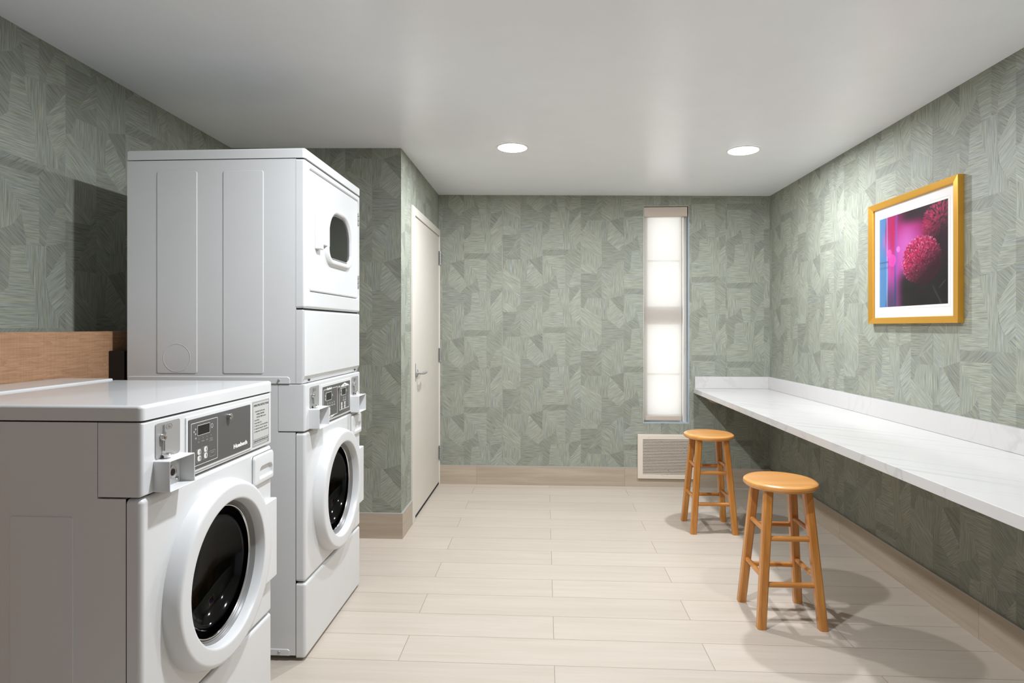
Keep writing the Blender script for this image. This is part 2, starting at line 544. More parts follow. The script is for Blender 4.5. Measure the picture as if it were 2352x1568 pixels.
# ------------------------------------------------------------------ wallpaper walls
VER, HOR, BS, FS = 90, 0, -38, 38   # line directions; back-slash, forward-slash
S = 1985.0                          # pattern units per metre
PER = 1266
PAT = [  # polygons in strip coordinates (x right, y down), direction, tone
    # column one (x 335..695)
    ([(470, 450), (690, 385), (695, 385), (695, 715)], BS, 0.80),
    ([(470, 450), (695, 712), (695, 860), (625, 940), (435, 785), (440, 640)], FS, 1.07),
    ([(335, 452), (470, 450), (440, 640), (435, 792), (335, 792)], VER, 0.95),
    ([(335, 790), (435, 785), (625, 940), (695, 860), (695, 1105), (600, 1120), (425, 1290), (335, 1268)], HOR, 0.90),
    ([(335, 1266), (425, 1290), (605, 1118), (515, 1330), (500, 1480), (470, 1718), (335, 1720)], BS, 1.0),
    ([(605, 1118), (695, 1104), (695, 1652), (470, 1717), (500, 1480), (515, 1330)], VER, 1.0),
    # column two (x 695..1320)
    ([(695, 285), (1135, 285), (1065, 381), (695, 381)], FS, 0.84),
    ([(695, 380), (885, 620), (910, 690), (835, 795), (695, 860)], VER, 1.03),
    ([(695, 380), (1065, 380), (1065, 920), (955, 925), (910, 690), (885, 620)], HOR, 1.06),
    ([(910, 690), (955, 928), (825, 945), (695, 858), (835, 792)], BS, 0.87),
    ([(695, 858), (825, 945), (800, 1250), (695, 1335)], BS, 0.87),
    ([(825, 945), (925, 932), (975, 1130), (1025, 1250), (1035, 1551), (695, 1551), (695, 1335), (800, 1250)], HOR, 1.06),
    ([(925, 932), (1130, 912), (1130, 1180), (1150, 1330), (1150, 1551), (1035, 1551), (1025, 1250), (975, 1130)], VER, 1.03),
    ([(1065, 380), (1135, 285), (1320, 285), (1320, 585), (1235, 600), (1125, 912), (1065, 918)], BS, 0.93),
    ([(1235, 595), (1320, 583), (1320, 858), (1128, 912), (1140, 800)], HOR, 1.04),
    ([(1130, 912), (1320, 858), (1320, 912), (1130, 1168)], BS, 0.86),
    ([(1320, 912), (1320, 1410), (1245, 1470), (1155, 1330), (1130, 1180), (1130, 1166)], FS, 1.10),
    ([(1150, 1325), (1245, 1470), (1290, 1551), (1148, 1551)], VER, 1.02),
    ([(1245, 1470), (1320, 1408), (1320, 1553), (1288, 1553)], BS, 0.93),
    # column three (x 0..335); digitised 590 lower
    ([(50, 590), (335, 755), (335, 1050), (0, 870), (0, 600)], BS, 1.08),
    ([(0, 870), (335, 1048), (335, 1166), (270, 1236), (170, 1161), (0, 1156)], VER, 1.03),
    ([(0, 1156), (170, 1160), (270, 1240), (265, 1302), (0, 1304)], BS, 1.10),
    ([(0, 38), (265, 38), (260, 110), (210, 240), (130, 360), (0, 360)], HOR, 0.84),
    ([(270, -30), (335, -100), (335, 280), (140, 372), (128, 360), (210, 240), (262, 110)], FS, 0.92),
    ([(0, 360), (140, 372), (335, 278), (335, 442), (110, 442), (50, 592), (0, 602)], BS, 0.86),
    ([(110, 440), (335, 440), (335, 757), (50, 591)], VER, 1.02),
]
TRIS = []
for poly, ang, tone in PAT:
    for t in geometry.tessellate_polygon([[Vector((p[0], p[1], 0)) for p in poly]]):
        TRIS.append(([poly[i] for i in t], ang, tone))

def clip(poly, a, b, c):
    """keep the part with a*x+b*y+c >= 0"""
    out = []
    for i, p in enumerate(poly):
        q = poly[(i + 1) % len(poly)]
        dp, dq = a * p[0] + b * p[1] + c, a * q[0] + b * q[1] + c
        if dp >= 0: out.append(p)
        if (dp > 0 > dq) or (dp < 0 < dq):
            t = dp / (dp - dq)
            out.append((p[0] + (q[0] - p[0]) * t, p[1] + (q[1] - p[1]) * t))
    return out

def wallpaper_wall(name, origin, udir, normal, rects, strips):
    """rects: visible (u0,u1,v0,v1); strips: (u_start,u_end,u_origin,z_offset)"""
    o3, u3, n3 = Vector(origin), Vector(udir), Vector(normal)
    verts, faces, uvs, angs, tones = [], [], [], [], []
    def add(poly, d, ang, tone):
        b = len(verts)
        for u, v in poly:
            verts.append(o3 + u3 * u + Vector((0, 0, v)) + n3 * d)
        faces.append(list(range(b, b + len(poly))))
        uvs.extend(poly); angs.append(ang); tones.append(tone)
    for (a0, a1, b0, b1) in rects:
        q = [(a0, b0), (a1, b0), (a1, b1), (a0, b1)]
        add(q, -0.0006, R(90), 1.0)
        for (s0, s1, uo, zo) in strips:
            lo, hi = max(s0, a0), min(s1, a1)
            if hi <= lo: continue
            k0 = int(math.floor((zo - b1) * S / PER)) - 2
            k1 = int(math.ceil((zo - b0) * S / PER)) + 2
            for k in range(k0, k1 + 1):
                for i, (tri, ang, tone) in enumerate(TRIS):
                    p = [(uo + x / S, zo - (y + k * PER) / S) for x, y in tri]
                    ys = [w[1] for w in p]; xs = [w[0] for w in p]
                    if max(ys) < b0 or min(ys) > b1 or max(xs) < lo or min(xs) > hi: continue
                    for cl in ((1, 0, -lo), (-1, 0, hi), (0, 1, -b0), (0, -1, b1)):
                        p = clip(p, *cl)
                        if len(p) < 3: break
                    if len(p) >= 3:
                        add(p, 0.000004 * i, R(-ang), tone)
    me = bpy.data.meshes.new(name)
    me.from_pydata(verts, [], faces)
    # face the room
    for p in me.polygons: pass
    uvl = me.uv_layers.new(name='UVMap')
    for i, uv in enumerate(uvs): uvl.data[i].uv = uv
    a = me.attributes.new('ang', 'FLOAT', 'FACE'); t = me.attributes.new('tone', 'FLOAT', 'FACE')
    for i in range(len(faces)):
        a.data[i].value = angs[i]; t.data[i].value = tones[i]
    me.materials.append(M['wallpaper'])
    o = bpy.data.objects.new(name, me); C.objects.link(o)
    return struct(o)

XL, XR, YB, YA, XC, YN = -1.958, 1.812, 4.945, 3.645, -0.885, -1.0
WT = 2.40   # wallpaper height, trimmed by the ceiling
def even(u0, u1, first, zo, drop=-0.318):
    """strips of equal width around a known strip origin"""
    w = 1320 / S; out = []
    for k in range(-12, 13):
        s = first + k * w
        if s + w < u0 or s > u1: continue
        out.append((s, s + w, s, zo + (drop if k % 2 else 0)))
    return out

def ceil_z(x): return 2.387 - 0.0159 * x

WX0, WX1, WZ0, WZ1 = 0.803, 1.168, 0.518, 2.288
back_strips = []
def A2x(a):  # pattern photograph column -> wall x
    u = 1010 + a / 7.129
    r = (u - 1176) / F_PX
    dx = -math.sin(YAW) + r * math.cos(YAW); dy = math.cos(YAW) + r * math.sin(YAW)
    return dx * YB / dy
for a0, a1, ao, off in ((-1400, 1035, -285, 0), (1035, 2310, 990, -50), (2310, 3620, 2310, 590), (3620, 4682, 3413, 403), (4682, 5307, 3987, 503), (5307, 7000, 5307, -116)):
    back_strips.append((A2x(a0), A2x(a1), A2x(ao), 2.0566 - off / 1989))
wallpaper_wall('wall_back', (0, YB, 0), (1, 0, 0), (0, -1, 0),
    [(-2.0, WX0, 0, WT), (WX1, XR, 0, WT), (WX0, WX1, 0, WZ0), (WX0, WX1, WZ1, WT)], back_strips)
wallpaper_wall('wall_left', (XL, 0, 0), (0, 1, 0), (1, 0, 0), [(YN, YA, 0, 2.44)], even(YN, YA, 2.345, 2.3938))
wallpaper_wall('wall_right', (XR, 0, 0), (0, -1, 0), (-1, 0, 0), [(-YB, -YN, 0, 2.38)], even(-YB, -YN, -3.077, 1.342))
wallpaper_wall('wall_alcove', (0, YA, 0), (1, 0, 0), (0, -1, 0), [(XL, XC, 0, 2.43)], even(XL, XC, -1.235, 1.925))
wallpaper_wall('wall_closet', (XC, 0, 0), (0, 1, 0), (1, 0, 0),
    [(YA, 3.93, 0, WT + 0.02), (3.93, YB, 2.10, WT + 0.02), (3.93, YB, 0, 2.10)], even(YA, YB, 3.4, 2.1))
bm = BM(); box(bm, XL - 0.1, XR + 0.1, YN - 0.1, YN, 0, 2.6)
struct(obj('wall_near', bm, M['plain_wall'], None, 0))
# masonry behind the paper, so nothing leaks light
bm = BM()
box(bm, XL - 0.14, XL - 0.002, YN, YB + 0.2, 0, 2.6)
box(bm, XR + 0.002, XR + 0.14, YN, YB + 0.2, 0, 2.6)
struct(obj('wall_masonry', bm, M['plain_wall'], None, 0))
bm = BM()
yb0, yb1 = YB + 0.002, YB + 0.135
box(bm, XL, WX0, yb0, yb1, 0, 2.6); box(bm, WX1, XR, yb0, yb1, 0, 2.6)
box(bm, WX0, WX1, yb0, yb1, 0, WZ0); box(bm, WX0, WX1, yb0, yb1, WZ1, 2.6)
struct(obj('wall_back_masonry', bm, M['plain_wall'], None, 0))
# window reveal lining
bm = BM()
box(bm, XL, XR, YN, YB + 0.1, -0.08, 0)
struct(obj('floor', bm, M['floor'], None, 0))
bm = BM()
vs = []
for z_ in (0, 0.12):
    for (x, y) in ((XL - .05, YN - .05), (XR + .05, YN - .05), (XR + .05, YB + .05), (XL - .05, YB + .05)):
        vs.append(bm.verts.new((x, y, ceil_z(x) + z_)))
for f in ((0, 1, 2, 3), (7, 6, 5, 4), (0, 4, 5, 1), (1, 5, 6, 2), (2, 6, 7, 3), (3, 7, 4, 0)): bm.faces.new([vs[i] for i in f])
struct(obj('ceiling', bm, M['ceiling'], None, 0))

# skirting tiles with a thin grey edge trim
BH = 0.152
def skirting(name, x0, x1, y0, y1, mat):
    bm = BM(); box(bm, x0, x1, y0, y1, 0, BH)
    o = struct(obj(name, bm, mat, None, 0))
    bm = BM(); box(bm, x0 - (0.0008 if x1 - x0 < y1 - y0 else 0), x1 + (0.0008 if x1 - x0 < y1 - y0 else 0),
                   y0 - 0.0008, y1, BH, BH + 0.0045)
    obj('edge_trim', bm, M['trim_metal'], o, 0)
    return o
skirting('baseboard_back', XC + 0.012, XR - 0.011, YB - 0.011, YB - 0.0005, M['skirt_back'])
skirting('baseboard_right', XR - 0.011, XR - 0.0005, YN, YB - 0.011, M['skirt_right'])
skirting('baseboard_alcove', XL + 0.0005, XC + 0.012, YA - 0.012, YA - 0.0005, M['skirt_alcove'])
skirting('baseboard_closet', XC + 0.0005, XC + 0.012, YA - 0.0005, 3.915, M['skirt_side'])

# ------------------------------------------------------------------ closet door
d = empty('door_1', (XC, 3.99, 0)); struct(d)
bm = BM(); pad(bm, 0.47, 1.034, 0.468, 1.016, 0.001, 0.001, 0.004, 0.001, 2)
obj('door_leaf', bm, M['door'], d)
bm = BM()
box(bm, 0.0005, 0.014, -0.082, -0.002, 0, 2.107, 0.002, 2)
box(bm, 0.0005, 0.014, 0.940, 0.9545, 0, 2.107, 0.002, 2)
box(bm, 0.0005, 0.014, -0.002, 0.940, 2.053, 2.107, 0.002, 2)
obj('door_frame', bm, M['door'], d)
bm = BM(); box(bm, 0.0005, 0.0045, 0.001, 0.939, 0.001, 0.016); obj('threshold_gap', bm, M['seam'], d, 0)
for z in (1.872, 1.07, 0.262):
    bm = BM()
    for k in range(5):
        cyl(bm, (0.016, 0.938, z - 0.057 + k * 0.0232), (0.016, 0.938, z - 0.057 + k * 0.0232 + 0.0215), 0.0085, n=12)
    box(bm, 0.004, 0.0065, 0.905, 0.938, z - 0.056, z + 0.056)
    box(bm, 0.0135, 0.0155, 0.938, 0.954, z - 0.056, z + 0.056)
    obj('hinge', bm, M['steel'], d)
hy, hz = 0.075, 0.985
bm = BM(); lathe(bm, [(0, 0.013), (0.024, 0.013), (0.027, 0.010), (0.027, 0.004)], 32, 'x', (0, hy, hz))
lv = obj('rose', bm, M['steel'], d)
bm = BM()
cyl(bm, (0.012, hy, hz), (0.055, hy, hz), 0.0095, 0.0085, 16)
tube(bm, [(0.052, hy - 0.006, hz), (0.055, hy + 0.02, hz), (0.054, hy + 0.07, hz), (0.050, hy + 0.105, hz), (0.043, hy + 0.118, hz)], 0.0095, 14)
obj('lever_handle', bm, M['steel'], d)
bm = BM(); box(bm, 0.003, 0.0155, -0.004, 0.001, hz - 0.05, hz + 0.07); obj('strike_plate', bm, M['dark_metal'], d, 0)

# ------------------------------------------------------------------ window
w = empty('window_1', (WX0, YB, WZ0)); struct(w)
ww, wh = WX1 - WX0, WZ1 - WZ0
bm = BM()
for a in ((0, 0.002, 0.0, 0.13, 0, wh), (ww - 0.002, ww, 0.0, 0.13, 0, wh), (0, ww, 0.0, 0.13, 0, 0.002), (0, ww, 0.0, 0.13, wh - 0.002, wh)):
    box(bm, *a)
obj('reveal', bm, M['vinyl'], w, 0)
bm = BM()
fy0, fy1 = 0.078, 0.128
box(bm, 0.002, 0.045, fy0, fy1, 0.002, wh - 0.002); box(bm, ww - 0.05, ww - 0.002, fy0, fy1, 0.002, wh - 0.002)
box(bm, 0.045, ww - 0.05, fy0, fy1, 0.002, 0.055); box(bm, 0.045, ww - 0.05, fy0, fy1, wh - 0.06, wh - 0.002)
obj('sash_frame', bm, M['vinyl'], w, 0)
bm = BM(); box(bm, 0.045, ww - 0.05, 0.070, fy1, 0.803, 0.953, 0.004, 2); obj('meeting_rail', bm, M['vinyl'], w)
for z in (0.392, 1.333):
    bm = BM(); box(bm, 0.045, ww - 0.05, 0.098, 0.112, z - 0.008, z + 0.008); obj('muntin', bm, M['vinyl'], w, 0)
for z0, z1 in ((0.055, 0.803), (0.953, wh - 0.06)):
    bm = BM(); box(bm, 0.045, ww - 0.05, 0.116, 0.120, z0, z1); obj('pane', bm, M['glass'], w, 0)
bm = BM()
box(bm, ww - 0.0045, ww - 0.002, 0.001, 0.045, 0.002, wh - 0.09)
box(bm, 0.002, ww - 0.0045, 0.001, 0.035, 0.002, 0.0045)
e = obj('edging', bm, M['blue'], w, 0); e['label'] = 'pale blue edging strip'

s = empty('roller_shade', (WX0, YB, WZ0))
tag(s, 'sheer white roller shade with taupe top box drawn down in the tall narrow window', 'window shade')
bm = BM(); box(bm, 0.004, ww - 0.012, 0.004, 0.062, wh - 0.085, wh - 0.008, 0.002, 2)
obj('fascia', bm, M['shade_bar'], s)
bm = BM()
N = 24
sx0, sx1, sz0, sz1 = 0.004, ww - 0.052, 0.022, wh - 0.075
rows = []
for i in range(N + 1):
    z = sz0 + (sz1 - sz0) * i / N
    rows.append([bm.verts.new((sx0 + (sx1 - sx0) * k / 4, 0.036 + 0.001 * math.sin(k * 1.6), z)) for k in range(5)])
for a, b in zip(rows, rows[1:]):
    for k in range(4): bm.faces.new((a[k], a[k + 1], b[k + 1], b[k]))
obj('fabric', bm, M['fabric'], s)
bm = BM(); box(bm, sx0, sx1, 0.029, 0.041, 0.018, 0.055, 0.003, 2)
obj('hem_bar', bm, M['shade_bar'], s)
bm = BM()
cx_ = ww - 0.03
tube(bm, [(cx_, 0.03, wh - 0.09), (cx_, 0.03, 0.62), (cx_ + 0.004, 0.03, 0.60), (cx_ + 0.010, 0.03, 0.60), (cx_ + 0.013, 0.03, 0.62), (cx_ + 0.012, 0.03, wh - 0.09)], 0.0016, 6)
obj('bead_chain', bm, M['shade_bar'], s)
bm = BM(); box(bm, sx1 + 0.010, sx1 + 0.018, 0.028, 0.06, 0.012, wh - 0.09); obj('side_channel', bm, M['vinyl'], s, 0)

# ------------------------------------------------------------------ vent grille
VX0, VX1, VZ0, VZ1 = 0.753, 1.203, 0.070, 0.427
v = empty('air_vent', (VX0, YB - 0.020, VZ0))
tag(v, 'ivory louvred wall vent with rust specks below the window, behind the far stool', 'air vent')
vw, vh = VX1 - VX0, VZ1 - VZ0
fr = lambda p, dd: (p[0], -dd, p[1])
bm = BM()
L = [(rr(vw / 2, vh / 2, vw / 2, vh / 2, 0.002, 3), -0.0193), (rr(vw / 2, vh / 2, vw / 2, vh / 2, 0.002, 3), 0.006), (rr(vw / 2, vh / 2, vw / 2 - .003, vh / 2 - .003, 0.002, 3), 0.008),
     (rr(vw / 2, vh / 2, vw / 2 - 0.040, vh / 2 - 0.037, 0.001, 3), 0.008), (rr(vw / 2, vh / 2, vw / 2 - 0.041, vh / 2 - 0.038, 0.001, 3), -0.008)]
loft(bm, L, frame=fr)
obj('frame', bm, M['vent'], v, 30)
bm = BM(); box(bm, 0.03, vw - 0.03, 0.0065, 0.0083, 0.03, vh - 0.03); obj('backing', bm, M['vent_dark'], v, 0)
nl = 23
for i in range(nl):
    z = 0.0395 + (vh - 0.078) * (i + 0.5) / nl
    bm = BM()
    q = [bm.verts.new(p) for p in ((0.040, -0.006, z - 0.0037), (vw - 0.040, -0.006, z - 0.0037), (vw - 0.040, -0.0055, z + 0.0026), (0.040, -0.0055, z + 0.0026),
                                   (0.040, 0.003, z - 0.0008), (vw - 0.040, 0.003, z - 0.0008))]
    for f in ((0, 1, 2, 3), (3, 2, 5, 4), (0, 4, 5, 1)): bm.faces.new([q[k] for k in f])
    bm.faces.new((q[0], q[3], q[4])); bm.faces.new((q[1], q[5], q[2]))
    obj('louvre', bm, M['vent'], v, 0)
for sx in (0.085, vw - 0.085):
    for sz in (0.018, vh - 0.018):
        bm = BM(); cyl(bm, (sx, -0.0075, sz), (sx, -0.0095, sz), 0.004, 0.003, 12); obj('screw', bm, M['vent'], v)

# ------------------------------------------------------------------ downlights
def downlight(x, y, label, watts):
    z = ceil_z(x)
    t = empty('recessed_downlight', (x, y, z), (0, math.atan(0.0159), 0))
    tag(t, label, 'ceiling light', 'round downlights in the white ceiling')
    bm = BM(); lathe(bm, [(0.100, -0.0005), (0.099, -0.004), (0.094, -0.006), (0.088, -0.005), (0.086, -0.001)], 48)
    obj('trim_ring', bm, M['white_trim'], t)
    bm = BM()
    rows = lathe(bm, [(0.087, -0.002), (0.083, -0.007), (0.070, -0.011), (0.045, -0.013), (0.015, -0.0135)], 48)
    bm.faces.new(rows[-1])
    obj('diffuser', bm, M['lamp'], t)
    ld = bpy.data.lights.new('lamp', 'AREA'); ld.shape = 'DISK'; ld.size = 0.085
    ld.energy = watts; ld.color = (0.89, 0.935, 1.0); ld.spread = R(180)
    lo = bpy.data.objects.new('lamp', ld); C.objects.link(lo); lo.parent = t
    lo.location = (0, 0, -0.018)
    return t
downlight(-0.198, 3.63, 'lit round downlight in the ceiling, left of the two in view, nearer the closet door', 29)
downlight(1.195, 3.69, 'lit round downlight in the ceiling, right of the two in view, nearer the picture wall', 28)
downlight(-0.19, 1.78, 'lit round downlight in the ceiling in front of the tall white stack, toward the viewer', 38)
downlight(1.20, 1.80, 'added unseen downlight brightening the near half of the counter', 10)  # added dim lamp out of view, keeps the near counter bright

# ------------------------------------------------------------------ quartz counter
# the slab falls very slightly toward the back wall
ct = empty('wall_counter', (1.205, YB - 0.001, 0.803))
tag(ct, 'long white veined quartz counter with backsplash fixed along the right wall', 'counter')
cl, cw = 4.6, XR - 1.205 - 0.001
ct.rotation_euler = (-0.0052, 0, 0)
bm = BM(); box(bm, 0, cw, -cl, 0, -0.038, 0, 0.003, 2); obj('countertop', bm, M['quartz'], ct)
bm = BM(); box(bm, cw - 0.02, cw, -cl, -0.0205, 0.0005, 0.098, 0.0015, 2); obj('side_backsplash', bm, M['quartz'], ct)
bm = BM(); box(bm, 0.008, cw, -0.02, 0, 0.0005, 0.097, 0.0015, 2); obj('end_backsplash', bm, M['quartz'], ct)
for yy in (-0.10, -4.2):
    bm = BM()
    x0, x1, y0, y1 = 0.040, cw, yy - 0.02, yy + 0.02
    q = [(x1, -0.0385), (x0, -0.0385), (x0 + 0.0812, -0.104), (x0 + 0.11, -0.104), (x1, -0.104)]
    a = [bm.verts.new((p[0], y0, p[1])) for p in q]; b = [bm.verts.new((p[0], y1, p[1])) for p in q]
    bm.faces.new(a); bm.faces.new(b[::-1])
    for i in range(5): bm.faces.new((a[i], a[(i + 1) % 5], b[(i + 1) % 5], b[i]))
    obj('support_bracket', bm, M['bracket_wood'], ct, 0)

# ------------------------------------------------------------------ stools
def make_stool(x, y):
    t = empty('bar_stool', (x, y, 0))
    hb, ht, zt = 0.130, 0.083, 0.582       # half spacing at the floor, at the seat
    bm = BM()
    rows = lathe(bm, [(0.02, 0.582), (0.135, 0.582), (0.149, 0.585), (0.1565, 0.592), (0.158, 0.599), (0.1555, 0.607), (0.148, 0.6125), (0.135, 0.614), (0.02, 0.6125)], 64)
    bm.faces.new(rows[0][::-1]); bm.faces.new(rows[-1])
    obj('seat', bm, M['stool_seat'], t)
    def at(sx, sy, z):
        k = z / zt
        return Vector((sx * (hb + (ht - hb) * k), sy * (hb + (ht - hb) * k), z))
    for sx in (-1, 1):
        for sy in (-1, 1):
            bm = BM()
            s_, c_ = 0.0185, 0.006
            sec = [(s_, -s_ + c_), (s_, s_ - c_), (s_ - c_, s_), (-s_ + c_, s_), (-s_, s_ - c_), (-s_, -s_ + c_), (-s_ + c_, -s_), (s_ - c_, -s_)]
            lo_, hi_ = at(sx, sy, 0), at(sx, sy, 0.5825)
            rows = [[bm.verts.new((p.x + q[0], p.y + q[1], p.z)) for q in sec] for p in (lo_, hi_)]
            for i in range(8): bm.faces.new((rows[0][i], rows[0][(i + 1) % 8], rows[1][(i + 1) % 8], rows[1][i]))
            bm.faces.new(rows[0][::-1]); bm.faces.new(rows[1])
            obj('leg', bm, M['stool_leg'], t, 20)
    for z in (0.183, 0.377):
        for sy in (-1, 1):
            bm = BM(); a, b = at(-1, sy, z), at(1, sy, z); cyl(bm, a, b, 0.0115, n=16); obj('rung', bm, M['stool_rung'], t)
    for z in (0.212, 0.408):
        for sx in (-1, 1):
            bm = BM(); a, b = at(sx, -1, z), at(sx, 1, z); cyl(bm, a, b, 0.0115, n=16); obj('rung', bm, M['stool_rung'], t)
    return t
def dup(root, loc):
    r = root.copy(); C.objects.link(r); r.location = loc
    for ch in list(root.children):
        c = ch.copy(); C.objects.link(c); c.parent = r
        for g in ch.children:
            q = g.copy(); C.objects.link(q); q.parent = c
    return r
st = make_stool(1.061, 3.957)
tag(st, 'honey oak round-seat bar stool standing in front of the ivory wall vent', 'stool', 'honey oak bar stools at the counter')
st2 = dup(st, (1.061, 2.771, 0))
tag(st2, 'honey oak round-seat bar stool nearer the viewer, beside the counter edge', 'stool', 'honey oak bar stools at the counter')

# ------------------------------------------------------------------ framed picture on the right wall
PXF = 1.784
pic = empty('framed_picture', (XR - 0.001, 3.058, 1.640))
tag(pic, 'gold framed photograph of a magenta pompom flower hung on the right wall', 'picture')
# local frame: viewer's right is -y, depth toward the room is -x
def pf(p, dd): return (-dd, -p[0], p[1])
T = XR - 0.001 - PXF
hw, hh = 0.361, 0.3225
bm = BM()
iw, ih = hw - 0.038, hh - 0.032
loft(bm, [(rr(0, 0, hw, hh, 0.001, 2), 0.0), (rr(0, 0, hw, hh, 0.001, 2), T - 0.001), (rr(0, 0, hw - 0.001, hh - 0.001, 0.001, 2), T),
          (rr(0, 0, iw + 0.004, ih + 0.004, 0.001, 2), T - 0.004), (rr(0, 0, iw, ih, 0.001, 2), T - 0.006), (rr(0, 0, iw, ih, 0.001, 2), T - 0.018)], frame=pf)
obj('frame', bm, M['gold'], pic, 20)
bm = BM(); loft(bm, [(rr(0, 0, iw + 0.006, ih + 0.006, 0.001, 2), T - 0.024), (rr(0, 0, iw + 0.006, ih + 0.006, 0.001, 2), T - 0.016)], True, True, pf)
mb = obj('mat_board', bm, M['mat_board'], pic, 20)
bm = BM(); outline(bm, 0.001, 0.0, 0.2885, 0.2475, 0.001, 0.0008, T - 0.016, T - 0.0156, 2)
for vtx in bm.verts: vtx.co = Vector(pf((vtx.co.y, vtx.co.z), vtx.co.x))
obj('bevel_line', bm, M['label'], mb, 0)
bm = BM(); loft(bm, [(rr(0, 0, iw - 0.0005, ih - 0.0005, 0.001, 2), T - 0.0135), (rr(0, 0, iw - 0.0005, ih - 0.0005, 0.001, 2), T - 0.0120)], True, True, pf)
obj('glass', bm, M['art_glass'], pic, 0)

def lerp(a, b, t): return tuple(a[i] + (b[i] - a[i]) * t for i in range(3))
def sstep(a, b, x):
    t = max(0.0, min(1.0, (x - a) / (b - a))); return t * t * (3 - 2 * t)
def paint(nx, ny):
    """a soft-focus flower photograph as vertex colour, sRGB 0-255; y grows downward"""
    img = [[None] * (nx + 1) for _ in range(ny + 1)]
    for j in range(ny + 1):
        y = j / ny
        for i in range(nx + 1):
            x = i / nx
            c = lerp((150, 22, 88), (176, 66, 150), sstep(0.1, 0.45, y) * (1 - sstep(0.55, 0.75, x)))
            c = lerp(c, (205, 120, 200), 0.55 * math.exp(-(((x - 0.44) / 0.16) ** 2 + ((y - 0.30) / 0.2) ** 2)))
            c = lerp(c, (170, 14, 70), 0.8 * math.exp(-(((x - 0.22) / 0.05) ** 2 + ((y - 0.2) / 0.35) ** 2)))
            c = lerp(c, (36, 14, 26), sstep(0.14, 0.0, y - 0.08 * x) * sstep(0.2, 0.5, x))
            c = lerp(c, (30, 16, 24), sstep(0.62, 0.85, x - 0.15 * (y - 0.3)) * 0.95)
            c = lerp(c, (28, 20, 24), sstep(0.58, 0.82, y + 0.12 * x) * sstep(0.22, 0.42, x))
            c = lerp(c, (24, 70, 120), 0.8 * math.exp(-((x - 0.262) / 0.014) ** 2) * sstep(0.25, 0.9, y))
            c = lerp(c, (120, 90, 190), 0.5 * math.exp(-((x - 0.28) / 0.02) ** 2) * (1 - sstep(0.5, 0.8, y)))
            c = lerp(c, (30, 50, 66), 0.7 * sstep(0.6, 0.95, y) * (1 - sstep(0.2, 0.36, x)))
            b = 1 - sstep(0.105, 0.135, x + 0.02 * math.sin(7 * y))
            c = lerp(c, lerp((70, 112, 158), (70, 122, 168), y), b)
            c = lerp(c, (186, 90, 160), 0.5 * b * math.exp(-(((x - 0.09) / 0.05) ** 2 + ((y - 0.27) / 0.1) ** 2)))
            c = lerp(c, (160, 188, 220), 0.7 * math.exp(-((x - 0.128) / 0.008) ** 2))
            if x < 0.16: c = lerp(c, (52, 62, 96), 0.7 * math.exp(-((y - 0.497) / 0.008) ** 2) + 0.35 * math.exp(-((y - 0.56) / 0.01) ** 2))
            for bx, by, br, col in ((0.215, 0.49, 0.062, (238, 66, 158)), (0.165, 0.41, 0.045, (206, 80, 160)), (0.31, 0.38, 0.03, (220, 120, 190))):
                dd = math.hypot((x - bx), (y - by) * 0.86)
                c = lerp(c, col, 0.85 * (1 - sstep(br * 0.86, br, dd)))
            img[j][i] = c
    rnd = random.Random(11)
    def flower(cx, cy, rx, ry, n, soft, dim):
        for k in range(n):
            a = rnd.uniform(0, 2 * math.pi); q = math.sqrt(rnd.uniform(0.0, 1.0))
            px, py = cx + rx * q * math.cos(a), cy + ry * q * math.sin(a)
            lit = max(0.0, min(1.0, 0.62 - 0.55 * (px - cx) / rx - 0.75 * (py - cy) / ry)) * dim
            lit *= rnd.uniform(0.55, 1.1)
            ang = math.atan2(py - cy, px - cx) + rnd.uniform(-0.5, 0.5)
            ln, wd = rnd.uniform(0.018, 0.030), rnd.uniform(0.0065, 0.011)
            col = lerp((46, 10, 26), rnd.choice(((214, 28, 92), (196, 20, 78), (230, 60, 120))), min(1, lit))
            tip = lerp(col, (255, 220, 232), min(1, lit) * rnd.uniform(0.2, 1.0) * (1 if soft < 1 else 0.35))
            R_ = int(max(nx, ny) * ln * 1.3) + 1
            ci, cj = int(px * nx), int(py * ny)
            for j in range(max(0, cj - R_), min(ny, cj + R_) + 1):
                for i in range(max(0, ci - R_), min(nx, ci + R_) + 1):
                    dx, dy = i / nx - px, j / ny - py
                    u = dx * math.cos(ang) + dy * math.sin(ang); vv = -dx * math.sin(ang) + dy * math.cos(ang)
                    e = (u / ln) ** 2 + (vv / wd) ** 2
                    if e < 1:
                        k2 = 1 - sstep(0.6 if soft < 1 else 0.0, 1.0, e)
                        cc = lerp(col, tip, sstep(0.1, 0.9, u / ln))
                        cc = lerp(cc, (30, 6, 18), 0.55 * sstep(0.4, 0.9, abs(vv) / wd))
                        img[j][i] = lerp(img[j][i], cc, k2 * (0.95 if soft < 1 else 0.6))
    flower(0.90, 0.19, 0.24, 0.19, 700, 2, 1.0)
    # dark body of the near flower
    for j in range(ny + 1):
        for i in range(nx + 1):
            e = ((i / nx - 0.66) / 0.27) ** 2 + ((j / ny - 0.56) / 0.235) ** 2
            img[j][i] = lerp(img[j][i], (62, 12, 36), 0.9 * (1 - sstep(0.8, 1.0, e)))
    flower(0.645, 0.535, 0.265, 0.235, 950, 0, 1.0)
    for j in range(ny + 1):
        y = j / ny
        for i in range(nx + 1):
            x = i / nx
            dd = abs((x - 0.80) - (y - 0.80) * 0.6)
            img[j][i] = lerp(img[j][i], (58, 66, 50), 0.6 * (1 - sstep(0.006, 0.02, dd)) * sstep(0.78, 0.84, y))
            dd = abs((x - 0.98) + (y - 0.76) * 1.1)
            img[j][i] = lerp(img[j][i], (70, 84, 62), 0.6 * (1 - sstep(0.004, 0.016, dd)) * sstep(0.75, 0.78, y) * (1 - sstep(0.83, 0.86, y)))
    return img
